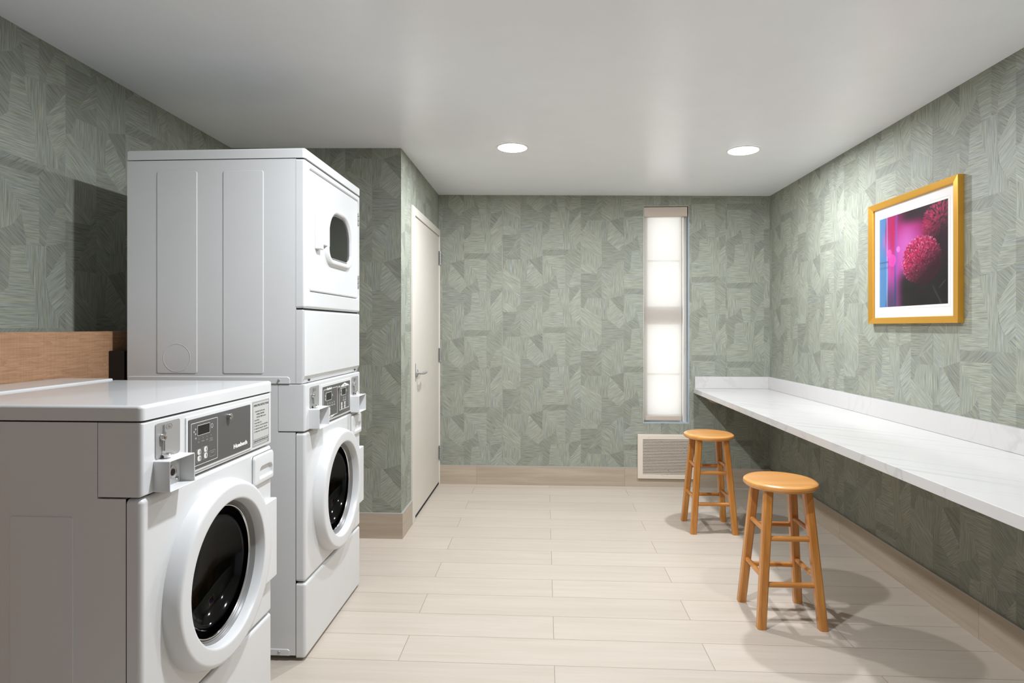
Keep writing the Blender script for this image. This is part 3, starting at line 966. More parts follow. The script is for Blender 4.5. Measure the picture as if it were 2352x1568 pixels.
nx, ny = 190, 164
img = paint(nx, ny)
pw, ph, px0, pz0 = 0.548, 0.470, -0.2735, -0.235
verts, faces = [], []
for j in range(ny + 1):
    for i in range(nx + 1):
        verts.append(pf((px0 + pw * i / nx, pz0 + ph * (1 - j / ny)), T - 0.0154))
for j in range(ny):
    for i in range(nx):
        a = j * (nx + 1) + i
        faces.append((a, a + nx + 1, a + nx + 2, a + 1))
me = bpy.data.meshes.new('print'); me.from_pydata(verts, [], faces)
ca = me.color_attributes.new('ink', 'FLOAT_COLOR', 'POINT')
for j in range(ny + 1):
    for i in range(nx + 1):
        ca.data[j * (nx + 1) + i].color = srgb(*[max(0, min(255, q)) for q in img[j][i]])
me.materials.append(M['print'])
po = bpy.data.objects.new('print', me); C.objects.link(po); po.parent = pic

# ------------------------------------------------------------------ wooden ledge and dark box behind the machines
LX = -1.73
lg = empty('service_ledge', (XL, 0, 0))
tag(lg, 'boxed wood-grain ledge along the left wall behind the washing machines', 'ledge')
bm = BM(); box(bm, 0.001, LX - XL - 0.018, YN + 0.001, YA - 0.013, 0, 1.262); obj('carcass', bm, M['laminate'], lg, 0)
bm = BM(); box(bm, LX - XL - 0.018, LX - XL, YN + 0.001, YA - 0.013, 0, 1.282, 0.0015, 2); obj('front_panel', bm, M['laminate'], lg)
bm = BM(); box(bm, 0.001, LX - XL - 0.018, YN + 0.001, YA - 0.013, 1.262, 1.281); obj('cap', bm, M['trim_metal'], lg, 0)
bm = BM(); box(bm, LX + 0.001, LX + 0.065, 2.285, 2.72, 0.86, 1.205, 0.003, 2)
ub = obj('shade_dark_box', bm, M['black'])  # its black stands in for the full shade behind the stack
tag(ub, 'box coloured black for deep shade on the wooden ledge face behind the tall white stack', 'box')
bm = BM(); box(bm, LX + 0.065, LX + 0.068, 2.31, 2.69, 0.89, 1.18, 0.001, 1); obj('cover', bm, M['black'], ub)

# ------------------------------------------------------------------ laundry machines
# local frame: x forward (0 = front face), y across from the near side, z up
def side_emboss(root, x0, x1, z0, z1, name='embossed_panel'):
    bm = BM()
    fr = lambda p, dd: (p[0], -dd, p[1])
    pad(bm, (x0 + x1) / 2, (z0 + z1) / 2, (x1 - x0) / 2, (z1 - z0) / 2, 0.008, -0.001, 0.0022, 0.0018, 5, fr)
    return obj(name, bm, M['enamel'], root)

def panel_with_hole(bm, W, z0, z1, cy, cz, r, bev, back, n=20, inner=-0.02):
    cx, hz, hw_, hh_ = W / 2, (z0 + z1) / 2, W / 2, (z1 - z0) / 2
    L = [(circ(cy, cz, r, n), inner), (circ(cy, cz, r, n), 0)]
    for i in range(6):
        a = R(18 * i)
        k = bev * (1 - math.sin(a))
        L.append((rr(cx, hz, hw_ - k, hh_ - k, max(0.012 - k, 0.001), n), -bev * (1 - math.cos(a))))
    L.append((rr(cx, hz, hw_, hh_, 0.012, n), back))
    loft(bm, L)

def front_panel(bm, W, z0, z1, bev, back):
    L = [(rr(W / 2, (z0 + z1) / 2, W / 2, (z1 - z0) / 2, 0.008, 6), back)]
    for i in range(6):
        a = R(90 - 18 * i)
        k = bev * (1 - math.sin(a))
        L.append((rr(W / 2, (z0 + z1) / 2, W / 2 - k, (z1 - z0) / 2 - k, max(0.010 - k, 0.001), 6), -bev * (1 - math.cos(a))))
    loft(bm, L, False, True)

def coin_box(root, y0, y1, z0, z1, depth=0.042):
    """hooded coin tray, open toward the room, with lock and two rivets inside"""
    cy, cz, hw_, hh_ = (y0 + y1) / 2, (z0 + z1) / 2, (y1 - y0) / 2, (z1 - z0) / 2
    bm = BM()
    t = 0.003
    loft(bm, [(rr(cy, cz, hw_, hh_, 0.004, 4), 0.0), (rr(cy, cz, hw_, hh_, 0.004, 4), depth - 0.001), (rr(cy, cz, hw_ - 0.001, hh_ - 0.001, 0.003, 4), depth),
              (rr(cy, cz, hw_ - t, hh_ - t, 0.002, 4), depth - 0.001), (rr(cy, cz, hw_ - t, hh_ - t, 0.002, 4), 0.004)], True, True)
    c = obj('coin_box', bm, M['plastic'], root, 30)
    bm = BM()
    lathe(bm, [(0.0, 0.018), (0.009, 0.018), (0.014, 0.020), (0.0165, 0.019), (0.0165, 0.004)], 28, 'x', (0, cy - 0.004, cz))
    lk = obj('lock', bm, M['steel'], c)
    bm = BM(); cyl(bm, (0.0178, cy - 0.004, cz), (0.0186, cy - 0.004, cz), 0.0085, n=20); obj('keyway', bm, M['black'], c)
    for dz in (-1, 1):
        bm = BM(); cyl(bm, (0.004, cy + hw_ * 0.62, cz + dz * hh_ * 0.62), (0.009, cy + hw_ * 0.62, cz + dz * hh_ * 0.62), 0.0055, 0.004, 14); obj('rivet', bm, M['chrome'], c)
    return c

def coin_slide(root, y0, y1, z0, z1, with_text):
    bm = BM(); pad(bm, (y0 + y1) / 2, (z0 + z1) / 2, (y1 - y0) / 2, (z1 - z0) / 2, 0.007, 0.0004, 0.002, 0.0008, 5)
    p = obj('coin_plate', bm, M['steel'], root)
    w_ = y1 - y0
    yc = y0 + w_ * 0.25; zc = z0 + (z1 - z0) * 0.58
    bm = BM()
    tube(bm, [(0.005, yc + 0.006, z1 - 0.006), (0.006, yc + 0.006, zc + 0.010)], 0.0020, 8)
    tube(bm, [(0.006, yc + 0.006, zc + 0.011), (0.008, yc + 0.001, zc + 0.004), (0.008, yc + 0.001, zc - 0.006)], 0.0036, 8)
    tube(bm, [(0.006, yc + 0.001, zc - 0.004), (0.006, yc + 0.001, zc - 0.034)], 0.0026, 8)
    lathe(bm, [(0.0, 0.012), (0.006, 0.0115), (0.0085, 0.008), (0.009, 0.003)], 20, 'x', (0, yc - 0.001, zc))
    obj('coin_slot', bm, M['chrome'], p)
    bm = BM()
    lathe(bm, [(0.006, z0 + 0.006), (0.0125, z0 + 0.0065), (0.0135, z0 + 0.0085), (0.0115, z0 + 0.0105), (0.004, z0 + 0.0105)], 24, 'z', (0.013, yc + 0.004, 0))
    cyl(bm, (0.008, yc + 0.004, z0 - 0.004), (0.008, yc + 0.004, z0 + 0.007), 0.006, n=14)
    obj('coin_lever', bm, M['chrome'], p)
    bm = BM()
    oc, oz = y0 + w_ * 0.53, z1 - 0.014
    hx = lambda k: [(oc + 0.013 * k, oz), (oc + 0.009 * k, oz + 0.006 * k), (oc - 0.009 * k, oz + 0.006 * k), (oc - 0.013 * k, oz), (oc - 0.009 * k, oz - 0.006 * k), (oc + 0.009 * k, oz - 0.006 * k)]
    loft(bm, [(hx(1.0), 0.0022), (hx(0.91), 0.0022)])
    text_bm(bm, '25\u00a2', 0.0085, (0.0022, oc, oz - 0.003), (0, 1, 0), (0, 0, 1), 0.0, 0, 'CENTER')
    obj('price_mark', bm, M['ink'], p, 0)
    return p

def washer_door(root, cy, cz, yfar):
    """white ring, hinge flange, gasket, glass bowl and dark drum"""
    bm = BM()
    P = [(0.264, -0.001), (0.263, 0.006), (0.2605, 0.018), (0.256, 0.031), (0.2525, 0.0375), (0.248, 0.0405), (0.242, 0.0415), (0.210, 0.0415), (0.2055, 0.0407), (0.2035, 0.0385), (0.2005, 0.028), (0.1985, 0.016), (0.1975, 0.006)]
    lathe(bm, P, 96, 'x', (0, cy, cz))
    dr = obj('door_ring', bm, M['plastic'], root, 50)
    bm = BM()
    box(bm, -0.001, 0.021, cy + 0.208, yfar, cz - 0.152, cz + 0.120, 0.004, 3)
    obj('hinge_flange', bm, M['plastic'], dr)
    bm = BM()
    lathe(bm, [(0.1985, 0.012), (0.196, 0.0105), (0.1945, 0.005), (0.192, 0.002), (0.190, 0.003), (0.188, -0.002), (0.186, -0.003), (0.1845, -0.001)], 96, 'x', (0, cy, cz))
    obj('gasket', bm, M['rubber'], dr, 50)
    bm = BM()
    lathe(bm, [(0.1850, -0.002), (0.1835, 0.001), (0.1815, 0.0005), (0.180, -0.003)], 96, 'x', (0, cy, cz))
    obj('bright_rim', bm, M['chrome'], dr, 50)
    bm = BM()
    P = [(0.181, -0.003)]
    for i in range(1, 15):
        a = i / 14
        P.append((0.181 * math.cos(a * math.pi / 2) ** 0.8 if a < 1 else 0.004, -0.003 - 0.09 * math.sin(a * math.pi / 2)))
    rows = lathe(bm, P, 72, 'x', (0, cy, cz)); bm.faces.new(rows[-1])
    obj('glass_bowl', bm, M['door_glass'], dr, 60)
    bm = BM()
    rows = lathe(bm, [(0.205, -0.004), (0.200, -0.06), (0.215, -0.10), (0.22, -0.12), (0.235, -0.14), (0.235, -0.48), (0.22, -0.50), (0.02, -0.51)], 72, 'x', (0, cy, cz)); bm.faces.new(rows[-1])
    for k in range(3):
        a = R(120 * k + 20)
        c_ = (cy + 0.21 * math.cos(a), cz + 0.21 * math.sin(a))
        cyl(bm, (-0.15, c_[0], c_[1]), (-0.47, c_[0], c_[1]), 0.035, n=14)
    obj('drum', bm, M['drum'], dr, 50)
    return dr

def drawer_handle(root, y0, y1, z0, z1):
    """soap drawer front with a scooped finger pull"""
    cy, cz, hw_, hh_ = (y0 + y1) / 2, (z0 + z1) / 2, (y1 - y0) / 2, (z1 - z0) / 2
    hy, hz_, a_, b_ = cy + 0.010, cz - 0.011, hw_ * 0.72, 0.0225
    hole = lambda k: rr(hy, hz_, a_ - k, b_ - k, (0.024, 0.040, 0.006, 0.010), 8)
    bm = BM()
    rad = (0.012, 0.012, 0.010, 0.010)
    loft(bm, [(rr(cy, cz, hw_, hh_, rad, 8), 0.0), (rr(cy, cz, hw_, hh_, rad, 8), 0.006), (rr(cy, cz, hw_ - 0.002, hh_ - 0.002, rad, 8), 0.0088), (rr(cy, cz, hw_ - 0.005, hh_ - 0.005, rad, 8), 0.010),
              (hole(0), 0.011), (hole(0.002), 0.010), (hole(0.004), 0.004), (hole(0.008), 0.0015)], False, True)
    o = obj('soap_drawer', bm, M['plastic'], root, 40)
    bm = BM(); pad(bm, cy, cz, hw_ + 0.0015, hh_ + 0.0015, 0.012, -0.0005, 0.0006, 0.0002, 8); obj('drawer_gap', bm, M['seam'], o, 0)
    return o

def pad_buttons(panel, spots, x):
    for (y, z) in spots:
        bm = BM(); pad(bm, y, z, 0.0085, 0.0075, 0.006, x, x + 0.0006, 0.0003, 5)
        obj('cycle_button', bm, M['button'], panel)
        bm = BM(); pad(bm, y + 0.0035, z, 0.0014, 0.0042, 0.001, x + 0.0006, x + 0.0009, 0.0001, 3)
        obj('button_icon', bm, M['ink'], panel)

def base_unit(root, W, top_z, lid, depth=0.70):
    """front-load machine: body, control wrap, door, drawer, lower access panel"""
    bm = BM()
    box(bm, -depth, -0.0385, 0.0, W, 0.022, 0.8885, skip=('+x',))
    box(bm, -depth, -0.109, 0.0, W, 0.8885, top_z)
    body = obj('cabinet', bm, M['enamel'], root, 0)
    for sx in (-depth + 0.06, -0.09):
        for sy in (0.07, W - 0.07):
            bm = BM(); cyl(bm, (sx, sy, 0), (sx, sy, 0.0225), 0.018, 0.014, 16); obj('levelling_foot', bm, M['black'], root)
    bm = BM(); box(bm, -0.06, -0.036, 0.012, W - 0.012, 0.03, 0.88, skip=('+x', '-x')); obj('seam_liner', bm, M['seam'], root, 0)
    bm = BM(); panel_with_hole(bm, W, 0.308, 0.8875, W / 2, 0.585, 0.205, 0.012, -0.0365); obj('front_panel', bm, M['enamel'], root)
    bm = BM(); front_panel(bm, W, 0.010, 0.3015, 0.012, -0.0365); obj('access_panel', bm, M['enamel'], root)
    bm = BM()
    L = []
    zc, hz_ = (0.892 + top_z) / 2, (top_z - 0.892) / 2
    bev = 0.010
    loft(bm, [(rr(W / 2, zc, W / 2, hz_, 0.003, 4), -0.1075)] + [
        (rr(W / 2, zc, W / 2 - bev * (1 - math.sin(R(90 - 18 * i))), hz_ - 0.5 * bev * (1 - math.sin(R(90 - 18 * i))), 0.003, 4), -bev * (1 - math.cos(R(90 - 18 * i)))) for i in range(6)], False, True)
    ch = obj('control_housing', bm, M['enamel'], root)
    return body, ch

# ---- single washer nearest the camera
W1 = 0.679
w1 = empty('front_load_washer', (-0.957, 1.372, 0))
tag(w1, 'white coin-operated front-load washing machine nearest the viewer, flat top at waist height', 'washing machine')
body, ch = base_unit(w1, W1, 1.0705, True, 0.77)
side_emboss(w1, -0.328, -0.168, 0.06, 0.844)
side_emboss(w1, -0.60, -0.44, 0.06, 0.844)
bm = BM()
lfr = lambda p, dd: (p[0], p[1], dd)
lcx, lcy, lhx, lhy = (-0.575 + 0.002) / 2, W1 / 2, 0.577 / 2 + 0.0, W1 / 2 + 0.0015
Ls = [(rr(lcx, lcy, lhx, lhy, 0.014, 6), 1.0745), (rr(lcx, lcy, lhx, lhy, 0.014, 6), 1.102)]
for i in range(1, 6):
    a = R(18 * i); k = 0.011 * (1 - math.cos(a))
    Ls.append((rr(lcx, lcy, lhx - k, lhy - k, max(0.014 - k, 0.003), 6), 1.102 + 0.009 * math.sin(a)))
loft(bm, Ls, True, True, lfr)
lid = obj('top_panel', bm, M['enamel'], w1)
bm = BM(); box(bm, -0.770, -0.578, -0.0015, W1 + 0.0015, 1.0745, 1.1165, 0.005, 3); obj('rear_top', bm, M['enamel'], w1)
bm = BM(); box(bm, -0.765, -0.006, 0.006, W1 - 0.006, 1.068, 1.078); obj('top_gap', bm, M['seam'], w1, 0)
coin_slide(w1, 0.049, 0.148, 0.972, 1.0605, True)
coin_box(w1, 0.043, 0.149, 0.8935, 0.9705)
bm = BM()
pad(bm, 0.350, 0.980, 0.178, 0.0775, 0.004, 0.0, 0.003, 0.0015, 4)
obj('panel_surround', bm, M['plastic'], w1)
bm = BM(); pad(bm, 0.3495, 0.979, 0.1685, 0.0695, 0.003, 0.003, 0.0045, 0.0005, 4)
cp = obj('control_panel', bm, M['panel_grey'], w1)
X = 0.0046
bm = BM(); outline(bm, 0.2575, 0.9775, 0.0655, 0.0595, 0.003, 0.0012, X - 0.0002, X + 0.0002)
obj('panel_outline', bm, M['white_ink'], cp, 0); bm = BM()
outline(bm, 0.252, 1.0135, 0.0305, 0.0142, 0.002, 0.0008, X - 0.0002, X + 0.0005)
obj('display_outline', bm, M['white_ink'], cp, 0); bm = BM()
outline(bm, 0.2935, 1.0165, 0.0055, 0.0062, 0.0055, 0.0007, X - 0.0002, X + 0.0002)
obj('number_ring', bm, M['white_ink'], cp, 0); bm = BM()
text_bm(bm, 'Huebsch', 0.0165, (X, 0.412, 0.9265), (0, 1, 0), (0, 0, 1), 0.0009, 0.0002, 'LEFT', 0.084)
obj('lettering', bm, M['white_ink'], cp, 0)
bm = BM(); pad(bm, 0.252, 1.0135, 0.0297, 0.0134, 0.002, X - 0.0002, X + 0.0003, 0.0001, 3); obj('display', bm, M['screen'], cp)
bm = BM()
for k, t in enumerate(('FILL', 'WASH', 'SPIN', 'DOOR')):
    y = 0.228 + k * 0.0203
    outline(bm, y, 0.9905, 0.0012, 0.0022, 0.001, 0.0006, X - 0.0002, X + 0.0002, 3)
    text_bm(bm, t, 0.0048, (X, y, 0.980), (0, 1, 0), (0, 0, 1), 0.0001, 0.0002, 'CENTER')
text_bm(bm, 'LOCKED', 0.0048, (X, 0.289, 0.9745), (0, 1, 0), (0, 0, 1), 0.0001, 0.0002, 'CENTER')
for (y, z) in ((0.206, 1.013), (0.213, 1.019), (0.213, 1.006), (0.214, 0.994)):
    pad(bm, y, z, 0.0028, 0.0024, 0.001, X - 0.0002, X + 0.0002, 0.0001, 3)
text_bm(bm, '1', 0.006, (X, 0.2935, 1.0145), (0, 1, 0), (0, 0, 1), 0.0002, 0.0002, 'CENTER')
for (y, z) in ((0.228, 0.9535), (0.2595, 0.9555), (0.228, 0.9365), (0.2595, 0.938)):
    outline(bm, y, z, 0.0125, 0.0088, 0.003, 0.0006, X - 0.0002, X + 0.0001)
outline(bm, 0.2955, 0.9375, 0.0145, 0.0085, 0.002, 0.0007, X - 0.0002, X + 0.0002)
text_bm(bm, 'START', 0.0055, (X, 0.2955, 0.9385), (0, 1, 0), (0, 0, 1), 0.0001, 0.0003, 'CENTER')
text_bm(bm, '602 19', 0.003, (X, 0.500, 0.9195), (0, 1, 0), (0, 0, 1), 0.0, 0.0003, 'LEFT')
obj_split('grey_marking', bm, M['soft_ink'], cp)
pad_buttons(cp, ((0.230, 0.9535), (0.2615, 0.9555), (0.230, 0.9365), (0.2615, 0.938)), X - 0.0002)
bm = BM(); lathe(bm, [(0.0, 0.019), (0.0035, 0.019), (0.0042, 0.0155), (0.0075, 0.0155), (0.0085, 0.0145), (0.0085, 0.004)], 24, 'x', (0, 0.381, 1.030)); obj('panel_lock', bm, M['chrome'], cp)
bm = BM(); pad(bm, 0.598, 0.9795, 0.059, 0.0755, 0.003, 0.0, 0.0012, 0.0006, 3)
lab = obj('instruction_label', bm, M['label'], w1)
bm = BM(); X = 0.0013
outline(bm, 0.598, 0.9785, 0.0565, 0.0715, 0.001, 0.0006, X - 0.0002, X + 0.0002, 2)
for z in (0.9255, 0.9135): box(bm, X - 0.0002, X + 0.0002, 0.5435, 0.6525, z, z + 0.001)
text_bm(bm, 'OPERATING INSTRUCTIONS', 0.0095, (X, 0.5455, 1.0355), (0, 1, 0), (0, 0, 1), 0.00025, 0.0002, 'LEFT', 0.105)
for i, (dx, t, wd) in enumerate(((0.008, '1. Select Fabric Type Wash setting', 0.068), (0.020, 'NORMAL, PERM PRESS', 0.054), (0.020, 'DELICATE, TIMED (no heat)', 0.064), (0.004, '2. Load Clothes', 0.034),
                           (0.004, '3. Insert Coin(s), Card', 0.050), (0.004, '4. To Start Dryer - Close Door and Push Start', 0.096), (0.004, '5. To Stop Dryer During Cycle - Open Door', 0.092), (0.004, '6. To Restart Dryer - Close Door and Push Start', 0.100))):
    text_bm(bm, t, 0.0062, (X, 0.5455 + dx, 1.0165 - i * 0.0095), (0, 1, 0), (0, 0, 1), 0.0001, 0.0002, 'LEFT', wd)
text_bm(bm, 'CLEAN LINT FILTER AFTER EACH LOAD', 0.0075, (X, 0.5455, 0.9175), (0, 1, 0), (0, 0, 1), 0.0002, 0.0002, 'LEFT', 0.104)
text_bm(bm, '602', 0.005, (X, 0.6425, 0.9075), (0, 1, 0), (0, 0, 1), 0.0001, 0.0002, 'LEFT')
obj('label_text', bm, M['ink'], lab, 0)
washer_door(w1, W1 / 2, 0.585, W1 - 0.004)
drawer_handle(w1, 0.538, W1 - 0.004, 0.775, 0.8725)

# ---- stacked washer and dryer
W2 = 0.688
w2 = empty('stacked_washer_dryer', (-0.93, 2.28, 0))
tag(w2, 'tall white stacked washer and dryer beside the green papered closet wall', 'washer dryer')
body, ch = base_unit(w2, W2, 1.0758, False, 0.72)
def base_rail(name, zb, zt):
    bm = BM()
    P = [(-0.715, zb), (-0.062, zb), (-0.062, zt - 0.010), (-0.064, zt - 0.004), (-0.070, zt), (-0.70, zt), (-0.715, zt - 0.003)]
    a = [bm.verts.new((p[0], 0.0002, p[1])) for p in P]; b = [bm.verts.new((p[0], -0.003, p[1] - (0.0025 if p[1] > zt - 0.005 else 0))) for p in P]
    bm.faces.new(b)
    for i in range(len(P)): bm.faces.new((a[i], a[(i + 1) % len(P)], b[(i + 1) % len(P)], b[i]))
    o = obj(name, bm, M['enamel'], w2, 25)
    zm = (zb + zt) / 2
    bm = BM(); cyl(bm, (-0.104, -0.003, zm), (-0.104, -0.007, zm), 0.0055, 0.004, 14); obj('rail_screw', bm, M['steel'], o)
base_rail('foot_rail', 0.0222, 0.047)
coin_slide(w2, 0.042, 0.137, 0.976, 1.0615, False)
coin_slide(w2, 0.553, 0.653, 0.976, 1.0585, False)
coin_box(w2, 0.036, 0.146, 0.8955, 0.9755)
coin_box(w2, 0.543, 0.650, 0.8895, 0.9695)
bm = BM(); pad(bm, 0.345, 0.979, 0.184, 0.080, 0.004, 0.0, 0.003, 0.0015, 4); obj('panel_surround', bm, M['plastic'], w2)
bm = BM(); pad(bm, 0.3455, 0.9765, 0.1745, 0.071, 0.003, 0.003, 0.0045, 0.0005, 4)
cp = obj('control_panel', bm, M['panel_grey'], w2)
X = 0.0046
bm = BM()
outline(bm, 0.262, 0.975, 0.083, 0.060, 0.002, 0.0018, X - 0.0002, X + 0.0002)
outline(bm, 0.4395, 0.9755, 0.0665, 0.052, 0.002, 0.0018, X - 0.0002, X + 0.0002)
outline(bm, 0.240, 1.003, 0.0335, 0.0175, 0.002, 0.0012, X - 0.0002, X + 0.0004)
outline(bm, 0.4305, 1.004, 0.0295, 0.0165, 0.002, 0.0012, X - 0.0002, X + 0.0004)
text_bm(bm, 'Huebsch', 0.013, (X, 0.216, 1.0315), (0, 1, 0), (0, 0, 1), 0.0008, 0.0006, 'LEFT', 0.056)
tri = [bm.verts.new((X + 0.0002, y, z)) for y, z in ((0.378, 1.0285), (0.505, 1.0285), (0.4425, 1.0435))]; bm.faces.new(tri)
tri = [bm.verts.new((X + 0.0002, y, z)) for y, z in ((0.204, 0.9145), (0.316, 0.9145), (0.26, 0.9065))]; bm.faces.new(tri)
obj_split('white_marking', bm, M['white_ink'], cp, 0.0015)
bm = BM(); text_bm(bm, 'Dryer', 0.009, (X, 0.4425, 1.0305), (0, 1, 0), (0, 0, 1), 0.0002, 0.0004, 'CENTER')
text_bm(bm, 'Washer', 0.007, (X, 0.26, 0.9095), (0, 1, 0), (0, 0, 1), 0.0002, 0.0004, 'CENTER'); obj_split('dark_lettering', bm, M['ink'], cp)
for (y, z, a, b) in ((0.240, 1.003, 0.0323, 0.0163), (0.4305, 1.004, 0.0283, 0.0153)):
    bm = BM(); pad(bm, y, z, a, b, 0.002, X - 0.0002, X + 0.0003, 0.0001, 3); obj('display', bm, M['screen'], cp)
bm = BM()
for k in range(4):
    y = 0.228 + k * 0.026
    pad(bm, y, 0.9715, 0.003, 0.004, 0.001, X - 0.0002, X + 0.0002, 0.0001, 2)
    pad(bm, y, 0.9605, 0.0075, 0.0026, 0.001, X - 0.0002, X + 0.0002, 0.0001, 2)
for k in range(2):
    y = 0.428 + k * 0.024
    pad(bm, y, 0.975, 0.003, 0.004, 0.001, X - 0.0002, X + 0.0002, 0.0001, 2)
    pad(bm, y, 0.964, 0.0075, 0.0026, 0.001, X - 0.0002, X + 0.0002, 0.0001, 2)
for y, z in ((0.199, 1.008), (0.199, 0.994), (0.285, 1.003), (0.394, 1.010), (0.394, 0.994), (0.472, 1.004)):
    pad(bm, y, z, 0.004, 0.005, 0.002, X - 0.0002, X + 0.0002, 0.0001, 3)
obj_split('grey_marking', bm, M['soft_ink'], cp)
bm = BM()
outline(bm, 0.296, 0.9295, 0.020, 0.010, 0.002, 0.0012, X - 0.0002, X + 0.0002)
outline(bm, 0.488, 0.9375, 0.013, 0.010, 0.002, 0.0012, X - 0.0002, X + 0.0002)
text_bm(bm, 'START', 0.007, (X, 0.296, 0.9275), (0, 1, 0), (0, 0, 1), 0.0002, 0.0003, 'CENTER')
text_bm(bm, 'START', 0.005, (X, 0.488, 0.9355), (0, 1, 0), (0, 0, 1), 0.0002, 0.0003, 'CENTER')
obj_split('start_mark', bm, M['green_ink'], cp)
sp = ((0.404, 0.9495), (0.446, 0.9495), (0.404, 0.9335), (0.446, 0.9335), (0.214, 0.9455), (0.250, 0.9455), (0.214, 0.9295), (0.250, 0.9295))
pad_buttons(cp, sp, X - 0.0002)
bm = BM(); lathe(bm, [(0.0, 0.019), (0.0035, 0.019), (0.0042, 0.0155), (0.0075, 0.0155), (0.0085, 0.0145), (0.0085, 0.004)], 24, 'x', (0, 0.359, 1.0275)); obj('panel_lock', bm, M['chrome'], cp)
washer_door(w2, W2 / 2 - 0.003, 0.585, W2 - 0.004)
drawer_handle(w2, 0.545, W2 - 0.004, 0.775, 0.8725)
# dryer on top
bm = BM()
box(bm, -0.719, -0.0385, 0.0, W2, 1.0785, 1.954)
dc = obj('dryer_cabinet', bm, M['enamel'], w2, 0)
side_emboss(w2, -0.596, -0.4335, 1.117, 1.910)
side_emboss(w2, -0.328, -0.167, 1.117, 1.910)
fr = lambda p, dd: (p[0], -dd, p[1])
bm = BM()
loft(bm, [(circ(-0.515, 1.178, 0.0555, 12), 0.0), (circ(-0.515, 1.178, 0.0555, 12), 0.0029), (circ(-0.515, 1.178, 0.054, 12), 0.0029), (circ(-0.515, 1.178, 0.054, 12), 0.0)], frame=fr)
obj('vent_knockout', bm, M['enamel'], w2)
base_rail('base_rail', 1.0785, 1.106)
bm = BM(); box(bm, -0.70, -0.012, 0.008, W2 - 0.008, 1.951, 1.961); box(bm, -0.70, -0.030, 0.010, W2 - 0.010, 1.070, 1.080)
box(bm, -0.039, -0.012, 0.006, W2 - 0.006, 1.36, 1.38); obj('dryer_gap', bm, M['seam'], w2, 0)
bm = BM()
lfr = lambda p, dd: (p[0], p[1], dd)
tc = lambda k: (0.014 - k, 0.004, 0.004, 0.014 - k)
Ls = [(rr(-0.3595, W2 / 2, 0.3605, W2 / 2 + 0.001, tc(0), 6), 1.9575), (rr(-0.3595, W2 / 2, 0.3605, W2 / 2 + 0.001, tc(0), 6), 1.988)]
for i in range(1, 6):
    a = R(18 * i); k = 0.011 * (1 - math.cos(a))
    Ls.append((rr(-0.3595, W2 / 2, 0.3605 - k, W2 / 2 + 0.001 - k, tc(min(k, 0.011)), 6), 1.988 + 0.009 * math.sin(a)))
loft(bm, Ls, True, True, lfr)
obj('dryer_top', bm, M['enamel'], w2)
# upper front with a sunk door
bm = BM()
z0, z1 = 1.3725, 1.954
dy0, dy1, dz0, dz1 = 0.041, 0.664, 1.440, 1.927
cy, cz, hw_, hh_ = (dy0 + dy1) / 2, (dz0 + dz1) / 2, (dy1 - dy0) / 2, (dz1 - dz0) / 2
L = [(rr(cy, cz, hw_, hh_, 0.018, 6), -0.009), (rr(cy, cz, hw_ + 0.001, hh_ + 0.001, 0.018, 6), -0.003), (rr(cy, cz, hw_ + 0.004, hh_ + 0.004, 0.020, 6), 0)]
for i in range(6):
    a = R(18 * i); k = 0.012 * (1 - math.sin(a))
    L.append((rr(W2 / 2, (z0 + z1) / 2, W2 / 2 - k, (z1 - z0) / 2 - k, max(0.010 - k, 0.001), 6), -0.012 * (1 - math.cos(a))))
L.append((rr(W2 / 2, (z0 + z1) / 2, W2 / 2, (z1 - z0) / 2, 0.008, 6), -0.0375))
loft(bm, L)
obj('dryer_front', bm, M['enamel'], w2)
bm = BM()
pad(bm, cy, cz, hw_ - 0.003, hh_ - 0.003, 0.016, -0.03, -0.0015, 0.006, 6)
dd_ = obj('dryer_door', bm, M['plastic'], w2)
bm = BM(); pad(bm, cy, cz, hw_ - 0.0005, hh_ - 0.0005, 0.017, -0.032, -0.0095, 0.0005, 6); obj('door_gap', bm, M['rubber'], dd_, 0)
gy, gz, gw, gh = 0.372, 1.694, 0.140, 0.101
shp = lambda k: rr(gy, gz, gw + k, gh + k, (0.118 + k, 0.118 + k, 0.045 + k, 0.045 + k), 14)
bm = BM()
loft(bm, [(shp(0.030), -0.003), (shp(0.027), 0.006), (shp(0.020), 0.013), (shp(0.012), 0.015), (shp(0.004), 0.012), (shp(0.0), 0.004), (shp(-0.001), -0.002)])
obj('window_bezel', bm, M['plastic'], dd_, 60)
bm = BM()
loft(bm, [(shp(-0.001), 0.003), (shp(-0.004), 0.005), (shp(-0.007), 0.003)])
obj('window_gasket', bm, M['rubber'], dd_, 60)
bm = BM(); loft(bm, [(shp(-0.006), 0.0005), (shp(-0.006), 0.003), (shp(-0.03), 0.0035)], False, True); obj('window_glass', bm, M['screen'], dd_, 60)
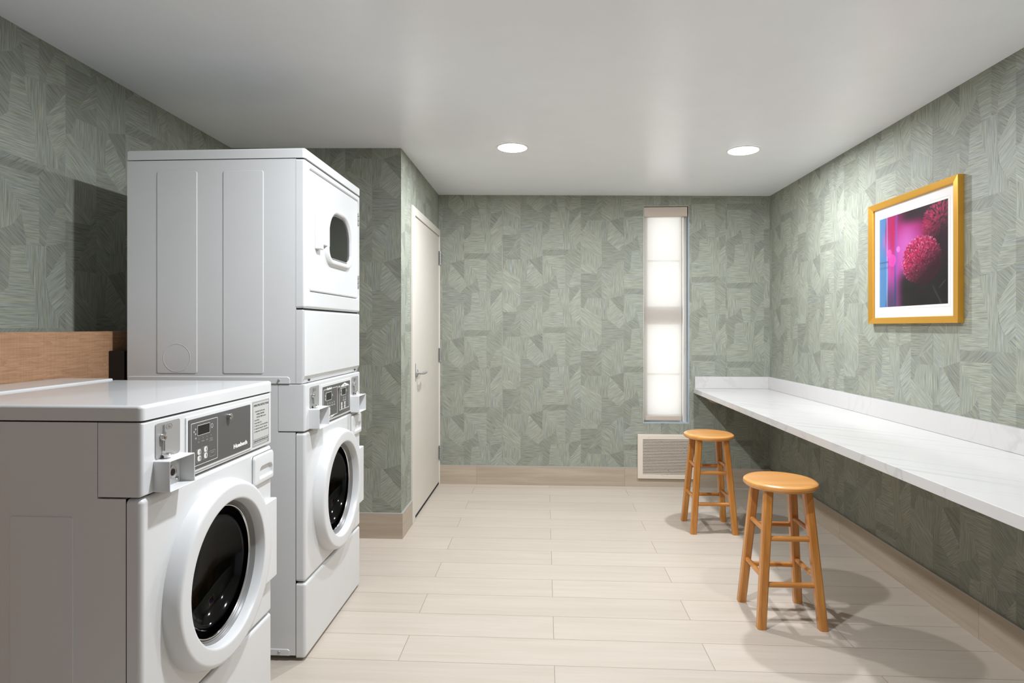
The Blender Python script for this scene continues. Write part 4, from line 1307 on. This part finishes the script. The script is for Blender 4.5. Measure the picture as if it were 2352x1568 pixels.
bm = BM(); box(bm, -0.003, 0.020, 0.100, 0.142, 1.616, 1.766, 0.004, 3); box(bm, -0.003, 0.012, 0.138, 0.235, 1.640, 1.742, 0.004, 3)
obj('door_pull', bm, M['plastic'], dd_)
for z in (1.838, 1.526):
    bm = BM()
    for k in range(3): box(bm, -0.002, 0.004, 0.656, 0.668, z - 0.032 + k * 0.022, z - 0.032 + k * 0.022 + 0.018, 0.002, 2)
    obj('door_hinge', bm, M['steel'], dd_)
# lower dryer front with chamfered foot
bm = BM()
z0, z1 = 1.0785, 1.3665
prof = [(-0.0375, z0), (-0.016, z0), (0.0, z0 + 0.030), (0.0, z1 - 0.012), (-0.0035, z1 - 0.0035), (-0.012, z1), (-0.0375, z1)]
def mk(y, dx): return [bm.verts.new((min(p[0], 0 - dx) if p[0] > -0.03 else p[0], y, p[1])) for p in prof]
rows = [mk(0.0, 0.012), mk(0.0035, 0.0035), mk(0.012, 0.0), mk(W2 - 0.012, 0.0), mk(W2 - 0.0035, 0.0035), mk(W2, 0.012)]
for a, b in zip(rows, rows[1:]):
    for i in range(len(prof) - 1): bm.faces.new((a[i], a[i + 1], b[i + 1], b[i]))
bm.faces.new(rows[0]); bm.faces.new(rows[-1][::-1])
obj('dryer_toe_panel', bm, M['enamel'], w2, 25)
for y in (0.055, W2 - 0.06):
    bm = BM(); cyl(bm, (-0.011, y, z0 + 0.013), (-0.0045, y, z0 + 0.009), 0.0045, n=12); obj('toe_screw', bm, M['dark_metal'], w2)

# ------------------------------------------------------------------ daylight outside
wd = bpy.data.worlds.new('daylight'); bpy.context.scene.world = wd
wd.use_nodes = True
nt = wd.node_tree
bg = nt.nodes['Background']
bg.inputs['Color'].default_value = (1.0, 0.99, 0.98, 1)
bg.inputs['Strength'].default_value = 1.9

# ------------------------------------------------------------------ view
vs_ = bpy.context.scene.view_settings
vs_.view_transform = 'Standard'
vs_.look = 'None'
vs_.gamma = 1
vs_.use_curve_mapping = False
vs_.exposure = 0.17
